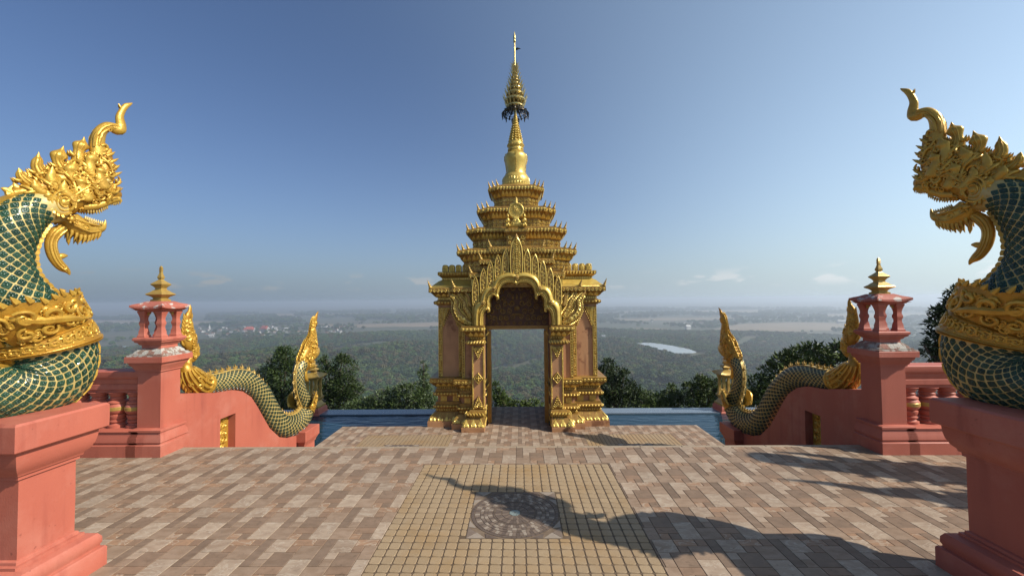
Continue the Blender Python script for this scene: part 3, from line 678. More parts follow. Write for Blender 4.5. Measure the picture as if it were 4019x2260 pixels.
# ================================================================== NAGAS
class Body:
    """A body that runs along a centre line in a plane; angle 0 is the left of the walking direction."""
    def __init__(s, pts, f, flat, k=8):
        s.P = np.array(crom(pts, k)); s.f = f; s.flat = flat
        d = np.hypot(np.diff(s.P[:, 0]), np.diff(s.P[:, 1])); s.S = np.concatenate([[0], np.cumsum(d)]); s.len = s.S[-1]
        T = np.gradient(s.P[:, :2], axis=0); T /= np.linalg.norm(T, axis=1)[:, None]; s.T = T
    def at(s, q):
        c = [np.interp(q, s.S, s.P[:, i]) for i in range(3)]; t = np.array([np.interp(q, s.S, s.T[:, i]) for i in range(2)]); t /= np.linalg.norm(t) + 1e-9
        return c[0], c[1], c[2], t
    def surf(s, q, phi, o=0.0):
        u, v, r, t = s.at(q); c_, s_ = cos(phi), sin(phi)
        return Vector(s.f(u - t[1] * (r + o) * c_, v + t[0] * (r + o) * c_, s_ * (r * s.flat + o)))
    def frame(s, q, phi):
        p = s.surf(q, phi); e = 1e-3
        a = (s.surf(q, phi + e) - s.surf(q, phi - e)).normalized(); b = s.surf(min(q + e, s.len), phi) - s.surf(max(q - e, 0), phi); b = (b - a * a.dot(b)).normalized()
        n = (s.surf(q, phi, .01) - p).normalized(); n = (n - a * n.dot(a) - b * n.dot(b)).normalized()
        st = (s.surf(min(q + e, s.len), phi) - s.surf(max(q - e, 0), phi)).length / (min(q + e, s.len) - max(q - e, 0))
        return p, a, b, n, st
    def tube(s, mb, n=28, s0=0, s1=None, o=0.0, st=0.02):
        s1 = s.len if s1 is None else s1; k = max(2, int((s1 - s0) / st))
        mb.rings([[s.surf(s0 + (s1 - s0) * i / k, 2 * pi * j / n, o) for j in range(n)] for i in range(k + 1)])
    def patch(s, mb, s0, s1, p0, p1, o0, o1, ns=3, np_=5, bulge=0.0):
        """a plate lying on the body with thickness."""
        G = []
        for lay in (0, 1):
            for i in range(ns + 1):
                for j in range(np_ + 1):
                    a, b = i / ns, j / np_; o = o0 if lay == 0 else o1 + bulge * (sin(pi * a) * .6 + sin(pi * b) * .4)
                    G.append(s.surf(s0 + (s1 - s0) * a, p0 + (p1 - p0) * b, o))
        o_ = len(mb.v); mb.v += [tuple(p) for p in G]; W_ = np_ + 1; Q = (ns + 1) * W_; F = []
        for i in range(ns):
            for j in range(np_): F.append(tuple(o_ + Q + x for x in (i * W_ + j, i * W_ + j + 1, (i + 1) * W_ + j + 1, (i + 1) * W_ + j)))
        edge = [j for j in range(W_)] + [i * W_ + np_ for i in range(1, ns + 1)] + [ns * W_ + j for j in range(np_ - 1, -1, -1)] + [i * W_ for i in range(ns - 1, 0, -1)]
        for i in range(len(edge)):
            a, b = edge[i], edge[(i + 1) % len(edge)]; F.append((o_ + a, o_ + b, o_ + Q + b, o_ + Q + a))
        mb.f += F; mb.m += [0] * len(F)

def scale_unit(fine):
    b = MB(); R = []; g = .88 if fine else .74
    for k, z in ((g, -.1), (.95 * g, .16), (.80 * g, .20), (.70 * g, .10)):
        R.append([(k * .97, 0, z), (k * .55, k * .55, z), (0, k * .97, z), (-k * .55, k * .55, z), (-k * .97, 0, z), (-k * .55, -k * .55, z), (0, -k * .97, z), (k * .55, -k * .55, z)])
    b.rings(R, cap=False); o = len(b.v) - 8; b.f.append(tuple(range(o, o + 8))); b.m.append(0)
    b.ball((0, .08, .14), .30, sq=(1, 1, 1.1))
    if fine:
        b.ball((0, -.42, .12), .24, sq=(.9, 1.2, .9)); b.ball((.40, -.08, .12), .22, sq=(1.2, .9, .9)); b.ball((-.40, -.08, .12), .22, sq=(1.2, .9, .9))
    return b
def add_scales(parent, body, s0, s1, n, ranges, root_m, single, height, m, fine, skip=None, aspect=1.08):
    """diamond scales in a staggered lattice; the ones that show largest are objects, the rest one mesh."""
    L_ = []; q = s0; row = 0
    while q < s1:
        u, v, r, t = body.at(q); hb = pi * r * (1 + body.flat) / 2 / n; a = hb * aspect
        for j in range(n):
            phi = 2 * pi * (j + (.5 if row % 2 else 0)) / n
            if phi > pi: phi -= 2 * pi
            if not any(lo <= abs(phi) <= hi for lo, hi in ranges) or (skip and skip(q, phi)): continue
            p, ta, tb, nn, st = body.frame(q, phi); st = min(1.25, max(.3, st)); wp = root_m @ p; wn = (root_m.to_3x3() @ nn)
            to = (CAM - wp); face = wn.dot(to.normalized())
            sc = visible_score(wp.x, wp.y, wp.z, 1.0) * max(face, 0) if face > .05 else -1
            L_.append((sc, p, ta * hb, tb * a * st, nn * height * hb))
        q += a; row += 1
    return L_
def place_scales(parent, L_, single, m, fine):
    L_.sort(key=lambda e: -e[0]); U = scale_unit(fine); me = mesh('scale', U, m, 50); mb = MB(); U2 = scale_unit(fine)
    for i, (sc, p, a, b, nn) in enumerate(L_):
        if i < single and sc > 0:
            o = obj('scale', me, parent); o.matrix_local = Matrix(((a.x, b.x, nn.x, p.x), (a.y, b.y, nn.y, p.y), (a.z, b.z, nn.z, p.z), (0, 0, 0, 1)))
        else:
            src = U if sc > 0 else U2
            mb.add([p + a * x + b * y + nn * z for x, y, z in src.v], src.f)
    if mb.v: build('scales', mb, m, parent, 50, 'stuff')

# ------------------------------------------------------------------ the two great nagas
HORN = [(.331, 2.553, .041), (.325, 2.606, .036), (.328, 2.66, .032), (.338, 2.705, .031), (.367, 2.742, .03), (.396, 2.743, .031), (.422, 2.735, .034), (.431, 2.769, .025), (.425, 2.818, .02), (.436, 2.862, .017), (.452, 2.897, .016), (.469, 2.913, .011), (.484, 2.926, .003)]
PLUMES = [[(.283, 2.403, .036), (.264, 2.461, .036), (.245, 2.519, .032), (.244, 2.563, .025), (.253, 2.6, .027), (.263, 2.628, .016), (.266, 2.655, .002)],
          [(.211, 2.322, .034), (.192, 2.388, .031), (.171, 2.445, .03), (.156, 2.485, .026), (.161, 2.52, .028), (.172, 2.553, .016), (.179, 2.58, .002)],
          [(.152, 2.305, .038), (.117, 2.359, .035), (.088, 2.397, .032), (.071, 2.436, .026), (.074, 2.47, .017), (.076, 2.496, .013), (.078, 2.523, .002)],
          [(.095, 2.28, .034), (.061, 2.317, .028), (.027, 2.345, .026), (.008, 2.371, .019), (.005, 2.395, .012), (0, 2.413, .002)],
          [(.051, 2.257, .029), (.017, 2.285, .024), (-.007, 2.302, .016), (-.017, 2.33, .003)],
          [(-.004, 2.249, .024), (-.031, 2.27, .019), (-.053, 2.283, .011), (-.066, 2.286, .003)]]
SKULL = [(.085, 2.228, .02), (.113, 2.231, .055), (.165, 2.229, .085), (.212, 2.278, .085), (.259, 2.346, .084), (.302, 2.388, .08), (.346, 2.413, .066), (.377, 2.436, .042)]
SNOUT = [(.22, 2.30, .03), (.248, 2.301, .075), (.303, 2.298, .078), (.353, 2.312, .068), (.391, 2.325, .056), (.412, 2.325, .044), (.428, 2.335, .02)]
FORE = [(.346, 2.377, .05), (.355, 2.45, .047), (.36, 2.514, .038), (.369, 2.56, .026), (.385, 2.604, .007)]
LIP = [(.249, 2.214, .022), (.286, 2.220, .022), (.329, 2.238, .023), (.373, 2.270, .022), (.412, 2.285, .018)]
MANE = [(-.02, 2.262, .026), (.05, 2.285, .046), (.12, 2.325, .064), (.19, 2.385, .066), (.25, 2.45, .056), (.295, 2.515, .036)]
JAW = [(.202, 2.148, .046), (.238, 2.099, .056), (.281, 2.077, .05), (.318, 2.085, .038), (.347, 2.096, .026), (.364, 2.12, .010), (.368, 2.146, .003)]
BEARD = [(.188, 2.082, .029), (.156, 2.049, .033), (.138, 2.005, .028), (.136, 1.959, .027), (.147, 1.909, .027), (.165, 1.867, .025), (.186, 1.838, .023), (.207, 1.817, .013), (.217, 1.796, .003)]
BCURL = [(.156, 1.896, .016), (.173, 1.906, .018), (.19, 1.911, .015), (.205, 1.912, .005)]
BODY = [(.164, 2.212, .100), (.084, 2.19, .102), (.015, 2.135, .116), (-.033, 2.037, .122), (-.055, 1.894, .122), (-.04, 1.742, .138), (.025, 1.583, .168), (.088, 1.482, .182),
        (.135, 1.375, .187), (.150, 1.275, .182), (.112, 1.172, .185), (.025, 1.118, .170), (-.088, 1.112, .165), (-.23, 1.12, .168), (-.391, 1.13, .170), (-.52, 1.17, .16), (-.6, 1.28, .14), (-.62, 1.42, .11)]
STROKES = [[(.286, 2.398), (.301, 2.425), (.329, 2.421), (.357, 2.392)], [(.286, 2.381), (.306, 2.359), (.338, 2.347), (.361, 2.359)], [(.31, 2.324), (.338, 2.333), (.366, 2.315), (.39, 2.324), (.41, 2.355)],
           [(.243, 2.205), (.274, 2.19), (.312, 2.218), (.347, 2.243), (.354, 2.286), (.379, 2.266), (.411, 2.282)], [(.197, 2.275), (.219, 2.3), (.249, 2.332), (.279, 2.325), (.311, 2.305)], [(.092, 2.261), (.096, 2.209), (.118, 2.164), (.155, 2.131)],
           [(.124, 2.239), (.138, 2.273), (.167, 2.282), (.19, 2.258)], [(.14, 2.183), (.169, 2.17), (.191, 2.199), (.19, 2.237)], [(.231, 2.525), (.239, 2.483), (.262, 2.449), (.286, 2.436)], [(.151, 2.43), (.169, 2.395), (.196, 2.356), (.2, 2.303)],
           [(.15, 2.435), (.18, 2.435), (.206, 2.417)], [(.062, 2.388), (.08, 2.349), (.109, 2.317), (.123, 2.303)], [(.062, 2.383), (.09, 2.398), (.115, 2.386)], [(.303, 2.606), (.306, 2.656), (.325, 2.705), (.36, 2.747), (.397, 2.756)],
           [(.318, 2.609), (.326, 2.661), (.341, 2.698), (.369, 2.726)], [(.33, 2.611), (.354, 2.622), (.362, 2.595), (.339, 2.579)], [(.292, 2.559), (.308, 2.529), (.332, 2.5)], [(.323, 2.56), (.343, 2.524), (.364, 2.494), (.376, 2.451)],
           [(.001, 2.311), (.029, 2.294), (.053, 2.267), (.081, 2.27)], [(.009, 2.266), (.036, 2.275), (.074, 2.296)], [(.247, 2.424), (.259, 2.388), (.287, 2.359)], [(.233, 2.367), (.264, 2.35), (.298, 2.35)]]
def FN(u, v, w_):
    return (u * (1.0451 + .2008 * u + .039 * u * u), w_, 1.62 + (v - 1.62) * (1 + .192 * u + .0369 * u * u))
def make_naga():
    root = thing('naga_statue', 'big golden headed naga with glazed green scales facing right in full sun', 'naga statue', (-2.86, 2.29, 0), atan2(.968, .25), 'big nagas on pedestals')
    rm = Matrix.Translation((-2.86, 2.29, 0)) @ Matrix.Rotation(atan2(.968, .25), 4, 'Z')
    B = Body(BODY, FN, 0.86); b = MB(); B.tube(b, 32); body = build('body', b, M['cream'], root, 60)
    sq_ = lambda v, lo: next(q for q in np.arange(lo, B.len, .004) if B.at(q)[1] < v)
    sb0, sb1 = sq_(1.455, .7), sq_(1.365, .7)                    # belt
    L_ = add_scales(body, B, .10, sb0 - .02, 15, ((.42, 2.75),), rm, 300, .55, M['scale'], True)
    L_ += add_scales(body, B, sb1 + .03, B.len - .02, 23, ((.26, 2.85),), rm, 300, .55, M['scale'], True)
    place_scales(body, L_, 300, M['scale'], True)
    q = .10
    while q < B.len - .05:                                        # belly plates
        if not (sb0 - .03 < q < sb1 + .01):
            b = MB(); B.patch(b, q, q + .040, -.36 if q < sb0 else -.2, .36 if q < sb0 else .2, -.004, .012, 2, 6, .006); build('belly_scute', b, M['gold'], body, 50)
        q += .044
    b = MB(); k = int((B.len - .1) / .02)
    for s0_, s1_ in ((.06, sb0 - .01), (sb1, B.len - .03)):
        B.patch(b, s0_, s1_, pi - .38, pi + .38, -.005, .012, int((s1_ - s0_) / .03), 4, .004)
        q = s0_
        while q < s1_ - .04:
            p0, p1 = B.surf(q + .02, pi, .008), B.surf(q - .012, pi, .055); mid = (p0 + p1) / 2 + (B.surf(q + .04, pi, .03) - B.surf(q, pi, .03)) * .25
            b.tube([p0, mid, p1], [.016, .012, .001], 6); q += .055
    build('back_ridge', b, M['gold'], root, 50)
    # belt and flared collar
    b = MB(); n = 48
    b.rings([[B.surf(sb0 + (sb1 - sb0) * t, 2 * pi * j / n, o) for j in range(n)] for t, o in ((-.02, -.01), (0, .018), (.06, .024), (.12, .018), (.86, .026), (.9, .034), (.95, .036), (1.0, .026), (1.03, .034), (1.1, .03), (1.14, -.01))], cap=False)
    belt = build('belt', b, M['gold_deep'], root, 40)
    b = MB(); rr = .19
    for i in range(22):
        for sg in (-1, 1):
            ph = sg * (i + .5) / 22 * 2.9
            curl(b, lambda x, y, l: B.surf((sb0 + sb1) / 2 + y, ph + x / .2, .024), 0, .0, .030 if i % 2 else .024, (0 if i % 2 else pi) + .5 * sg, sg * (1 if i % 2 else -1), 1.3, 0, .9)
            b.ball(B.surf(sb0 + .075 if i % 2 else sb0 + .02, ph + .06, .022), .009)
    build('belt_scrolls', b, M['gold'], belt, 50, 'stuff')
    b = MB(); G = 30; top = []
    def flare(ph, t):
        h = .135 + .085 * min(1, abs(ph) / 2.0) + .022 * abs(sin(ph * 4.2)); o = .012 + .075 * t ** 1.6 * (1.0 if abs(ph) > .5 else .75) + .02 * sin(pi * t)
        return B.surf(sb0 - h * t + .005, ph, o)
    def flare_in(ph, t):
        h = .135 + .085 * min(1, abs(ph) / 2.0) + .022 * abs(sin(ph * 4.2)); o = -.01 + .062 * t ** 1.6 * (1.0 if abs(ph) > .5 else .75)
        return B.surf(sb0 - h * t + .005, ph, o)
    rg = []
    for i in range(61):
        ph = -2.55 + 5.1 * i / 60; rg.append([flare(ph, t) for t in (0, .2, .45, .7, .88, 1)] + [flare_in(ph, t) for t in (.98, .7, .4, 0)])
    b.rings(rg, cap=True); collar = build('collar', b, M['gold_deep'], root, 50)
    b = MB()
    for sg in (-1, 1):
        for ph, y, sz, hd, an in ((.35, .06, .036, 1, 0), (.62, .10, .034, -1, 2), (.85, .05, .042, 1, 1), (1.12, .115, .042, -1, 2.5), (1.3, .04, .034, 1, 4), (1.55, .12, .05, 1, 0), (1.72, .05, .036, -1, 3), (1.95, .15, .042, -1, 1), (2.1, .07, .036, 1, 2), (2.35, .16, .036, 1, 4), (.5, .03, .024, -1, 1), (1.05, .03, .022, 1, 5)):
            h0 = lambda x, yy, l: B.surf(sb0 - (y + yy), sg * (ph + x / .22), .012 + .075 * max(0, (y + yy) / .2) ** 1.6 + .026)
            curl(b, h0, 0, 0, sz, an, hd * sg, 1.35, 0, 1.05, 20, 7)
        rc = random.Random(17)
        for _ in range(85):                                       # smaller scrolls fill the rest of the flare
            ph, y = rc.uniform(.12, 2.5), rc.uniform(.012, .17)
            if y > .10 + .085 * ph / 2.0: continue
            curl(b, lambda x, yy, l: B.surf(sb0 - (y + yy), sg * (ph + x / .22), .012 + .075 * max(0, (y + yy) / .2) ** 1.6 + .018), 0, 0, rc.uniform(.013, .024), rc.uniform(0, 6), rc.choice((-1, 1)), rc.uniform(1, 1.4), 0, 1.15, 13, 6)
        # the big rolled lower lip of the collar on each side
        P = []
        for i in range(18):
            t = i / 17; ph = .95 + 1.25 * t; P.append(B.surf(sb0 - .02 - .03 * sin(pi * t) - .16 * t * t, sg * ph, .035 + .045 * t))
        b.tube(P, [.012 + .014 * sin(pi * (i / 17)) for i in range(18)], 7)
        for i in range(12):
            ph = sg * (.3 + 2.2 * i / 11); p = flare(ph, 1.0); p2 = flare(ph + .05 * sg, 1.16); b.tube([p, (p + p2) / 2, p2], [.016, .012, .002], 6)
    build('collar_scrolls', b, M['gold'], collar, 50, 'stuff')
    b = MB()
    for (u0, v0, u1, v1, r) in ((.29, 1.52, .322, 1.56, .02), (.30, 1.46, .348, 1.475, .024), (.30, 1.42, .366, 1.412, .026), (.31, 1.38, .346, 1.335, .018)):
        b.tube([FN(u0, v0, 0), FN((u0 * .4 + u1 * .6), v0 * .4 + v1 * .6 + .006, 0), FN(u1, v1, 0)], [r, r * .7, .001], 7)
    b.ball(FN(.325, 1.44, 0), .03, sq=(.8, 1.2, 1.2)); build('chest_jewel', b, M['gold'], root, 50)
    # ---- head
    sk = []
    for lst in (SKULL, SNOUT, FORE, LIP, MANE): sk += [tuple(p) for p in crom(lst, 6)]
    sk = np.array(sk); FL = .88
    hs = []
    for lst in PLUMES: hs += [tuple(p) for p in crom(lst, 5)]
    for lst in (HORN,): hs += [tuple(p) for p in crom(lst, 5)]
    hs = np.array(hs)
    def thick(u, v, A=sk, fl=FL):
        d2 = (A[:, 0] - u) ** 2 + (A[:, 1] - v) ** 2; q = A[:, 2] ** 2 - d2; q = q.max()
        return sqrt(q) * fl if q > 0 else 0.0
    thk = lambda u, v: max(thick(u, v), thick(u, v, hs, .62) , .012)
    b = MB()
    for lst in (SKULL, SNOUT, FORE, MANE): b.sweep(lst, 0, FL, 14, 4, FN)
    head = build('head', b, M['gold_deep'], root, 60)
    b = MB()
    for sg in (-1, 1): b.sweep(LIP, sg * .035, .8, 10, 4, FN)
    b.sweep(LIP, 0, 1.2, 10, 4, FN); build('upper_lip', b, M['gold'], head, 60)
    b = MB(); b.sweep(HORN, 0, .8, 14, 5, FN)
    for sg in (-1, 1):
        b.tube([FN(.436, 2.872, sg * .004), FN(.424, 2.885, sg * .006), FN(.418, 2.905, sg * .004)], [.008, .006, .001], 5)
        b.tube([FN(u, v, sg * .024) for u, v in ((.300, 2.60), (.302, 2.66), (.320, 2.712), (.357, 2.752), (.395, 2.758))], [.007, .007, .007, .006, .003], 5)
    build('horn', b, M['gold'], head, 60)
    for i, lst in enumerate(PLUMES):
        b = MB(); nl = len(lst)
        lst = [(lst[0][0] * 1.35 - lst[1][0] * .35, lst[0][1] * 1.35 - lst[1][1] * .35, lst[0][2] * .25)] + lst; nl += 1; fat = [(u, v, r * ((1.1, 1.15, 1.15, 1.1, 1.0, 1.42, .8, .6)[k] if nl == 8 else 1.1)) for k, (u, v, r) in enumerate(lst)]
        b.sweep(fat, 0, .66, 12, 5, FN); P = crom(fat, 4)
        for sg in (-1, 1):
            bu, bv = lst[1][0], lst[1][1]; lo = [(bu + (u - bu) * .82 + .022, bv + (v - bv) * .80 - .040, r * (.85 if k != nl - 3 else 1.1)) for k, (u, v, r) in enumerate(lst)]; b.sweep(lo, sg * .05 * (1 if i < 4 else .7), .6, 10, 4, FN)
            if i < 5:
                lo = [(bu + (u - bu) * .6 + .046, bv + (v - bv) * .55 - .066, r * (.72 if k != nl - 3 else 1.0)) for k, (u, v, r) in enumerate(lst)]; b.sweep(lo, sg * .074 * (1 if i < 4 else .7), .55, 8, 4, FN)
            if i < 4:
                for kk in (-.5, 0, .5):                                   # engraved ribs
                    Q = []
                    for j in range(2, len(P) - 5):
                        t = P[j + 1][:2] - P[j - 1][:2]; t = t / np.linalg.norm(t); Q.append(FN(P[j][0] - t[1] * kk * P[j][2], P[j][1] + t[0] * kk * P[j][2], sg * P[j][2] * .66 * sqrt(1 - kk * kk)))
                    b.tube(Q, [.0042] * len(Q), 5)
                for j in (5, 9, 13):                                      # little side flames along the edge
                    if j < len(P) - 5:
                        t = P[j + 1][:2] - P[j - 1][:2]; t = t / np.linalg.norm(t); r = P[j][2]
                        for e in (-1, 1):
                            p = (P[j][0] - e * t[1] * r * .8, P[j][1] + e * t[0] * r * .8)
                            b.tube([FN(p[0], p[1], sg * .012), FN(p[0] - e * t[1] * .012 + t[0] * .012, p[1] + e * t[0] * .012 + t[1] * .012, sg * .014), FN(p[0] - e * t[1] * .014 + t[0] * .034, p[1] + e * t[0] * .014 + t[1] * .034, sg * .010)], [.013, .010, .001], 6)
                for u, v, sz, hd in ((lst[-4][0] + .024, lst[-4][1] - .03, .018, -1), (lst[1][0] + .03, lst[1][1] - .01, .024, 1), (lst[1][0] + .005, lst[1][1] - .055, .026, -1), (lst[0][0] + .035, lst[0][1] - .03, .026, 1)):
                    curl(b, lambda x, y, l: FN(x, y, sg * max(.03, thk(x, y) + .006)), u, v, sz, 2.0, hd, 1.35, 0, 1.15)
        build('mane_plume', b, M['gold'], head, 60)
    b = MB(); r_ = random.Random(11)
    for sg in (-1, 1):
        for st in STROKES:
            P = crom(st, 5); n_ = len(P)
            b.tube([FN(p[0], p[1], sg * (thk(p[0], p[1]) + .004)) for p in P], [.0045 + .0065 * sin(pi * min(1, .15 + i / n_ * .85)) for i in range(n_)], 6)
            u, v = st[-1]; curl(b, lambda x, y, l: FN(x, y, sg * (thk(u, v) + .006)), u, v - .008, .014, r_.uniform(0, 6), r_.choice((-1, 1)), 1.2, 0, 1.1)
        for _ in range(150):
            u, v = r_.uniform(-.02, .43), r_.uniform(2.17, 2.60); t = thick(u, v)
            if t > .022 and hypot((u - .35) * 1.3, v - 2.388) > .035 and hypot((u - .153) / .06, (v - 2.232) / .075) > 1:
                curl(b, lambda x, y, l: FN(x, y, sg * (thk(x, y) + .004)), u, v, r_.uniform(.013, .03), r_.uniform(0, 6), r_.choice((-1, 1)), r_.uniform(.9, 1.35), 0, 1.2, 14, 6)
        # ear disc with rolled rim
        for k, rr_ in ((1.0, .011), (.66, .008), (.36, .010)):
            b.tube([FN(.150 + .050 * k * cos(a), 2.225 + .072 * k * sin(a), sg * (.078 + .010 * (1 - k))) for a in np.linspace(-.4 if k > .9 else .8, 5.4, 20)], [rr_ * .75] * 20, 6)
        b.ball(FN(.152, 2.225, sg * .074), .032, sq=(1, .6, 1.3))
        for i in range(9):
            a = 2.0 + 2.6 * i / 8; p = (.150 + .055 * cos(a), 2.225 + .077 * sin(a)); e = (.150 + .074 * cos(a + .15), 2.225 + .10 * sin(a + .15))
            b.tube([FN(*p, sg * .074), FN((p[0] + e[0]) / 2, (p[1] + e[1]) / 2, sg * .08), FN(*e, sg * .066)], [.011, .009, .001], 5)
        b.ball(FN(.191, 2.13, sg * .062), .022, sq=(1, .7, 1.2))
        for i in range(6): a = i * pi / 3; b.ball(FN(.191 + .018 * cos(a), 2.13 + .024 * sin(a), sg * .07), .009)
        for u, v, e in ((.388, 2.57, .010), (.401, 2.53, .014), (.412, 2.49, .010), (.417, 2.447, .016), (.42, 2.384, .014), (.426, 2.345, .012)):
            b.tube([FN(u - .03, v - .02, sg * .02), FN(u - .006, v, sg * .024), FN(u + e, v + .016, sg * .02)], [.014, .010, .001], 6)
    build('head_scrolls', b, M['gold'], head, 60, 'stuff')
    for sg in (-1, 1):
        b = MB(); b.ball(FN(.345, 2.388, sg * (thick(.345, 2.388) + .0)), .020, sq=(1, .8, 1)); build('eye', b, M['gold_body'], head, 80)
        tm = MB(); 
        for i, (u, v) in enumerate(((.274, 2.192), (.286, 2.19), (.298, 2.191), (.311, 2.191), (.323, 2.195), (.333, 2.203), (.342, 2.213), (.350, 2.22), (.358, 2.226), (.377, 2.254), (.385, 2.255), (.393, 2.256), (.401, 2.26), (.409, 2.262))):
            b2 = MB(); b2.tube([(0, 0, .008), (0, 0, -.004), (.003, 0, -.018)], [.0065, .006, .0005], 6); me = mesh('tooth', b2, M['gold_body'], 60) if (i == 0 and sg == -1) else bpy.data.meshes.get('tooth') or mesh('tooth', b2, M['gold_body'], 60)
            obj('tooth', me, head, FN(u, v, sg * .034))
        b2 = MB(); b2.tube([FN(.416, 2.30, sg * .022), FN(.428, 2.275, sg * .022), FN(.424, 2.25, sg * .02)], [.011, .008, .0005], 6); build('fang', b2, M['gold_body'], head, 60)
    b = MB(); b.sweep(JAW, 0, .95, 12, 4, FN)
    for sg in (-1, 1):
        b.tube([FN(u, v, sg * w_) for u, v, w_ in ((.21, 2.14, .045), (.25, 2.118, .05), (.29, 2.108, .044), (.33, 2.104, .03))], [.008] * 4, 5)
        b.tube([FN(u, v, sg * w_) for u, v, w_ in ((.20, 2.10, .05), (.24, 2.075, .054), (.28, 2.06, .046), (.33, 2.07, .03))], [.007] * 4, 5)
        curl(b, lambda x, y, l: FN(x, y, sg * .032), .315, 2.082, .020, 1, 1, 1.3, 0, 1.1); curl(b, lambda x, y, l: FN(x, y, sg * .05), .262, 2.088, .020, 3, -1, 1.3, 0, 1.1); curl(b, lambda x, y, l: FN(x, y, sg * .05), .222, 2.11, .018, 0, 1, 1.3, 0, 1.1)
    for u, v in ((.332, 2.05), (.316, 2.043), (.301, 2.036), (.286, 2.026), (.268, 2.022), (.25, 2.022), (.232, 2.04), (.212, 2.052)):
        for sg in (-1, 1): b.tube([FN(u, v + .02, sg * .022), FN(u - .002, v - .006, sg * .026), FN(u - .012, v - .036, sg * .022)], [.013, .009, .0008], 6)
    for u, v in ((.207, 1.99), (.246, 1.995)): b.tube([FN(u, v + .07, 0), FN(u, v + .01, 0), FN(u + .002, v - .014, 0)], [.014, .010, .001], 6)
    jaw = build('lower_jaw', b, M['gold'], root, 60)
    for i, (u, v) in enumerate(((.265, 2.145), (.274, 2.142), (.283, 2.138), (.292, 2.134), (.302, 2.131), (.311, 2.127), (.321, 2.125), (.331, 2.122), (.340, 2.121))):
        for sg in (-1, 1): o = obj('tooth', bpy.data.meshes['tooth'], jaw, FN(u, v, sg * .03)); o.rotation_euler = (pi, 0, 0)
    b = MB(); b.sweep(BEARD, 0, .85, 12, 4, FN); b.sweep(BCURL, 0, .85, 8, 4, FN)
    for sg in (-1, 1):
        for k in (-.45, 0, .45):
            P = crom(BEARD, 4); Q = []
            for i in range(1, len(P) - 5):
                t = P[i + 1][:2] - P[i - 1][:2]; t = t / np.linalg.norm(t); Q.append(FN(P[i][0] - t[1] * k * P[i][2], P[i][1] + t[0] * k * P[i][2], sg * P[i][2] * .85 * sqrt(1 - k * k)))
            b.tube(Q, [.0042] * len(Q), 5)
        curl(b, lambda x, y, l: FN(x, y, sg * .017), .186, 1.842, .016, 2, 1, 1.4, 0, 1.2)
    build('beard', b, M['gold'], root, 60)
    return root
ng = make_naga()
mirror(ng, 'big naga with dark blue green scales facing left with its head in shade')

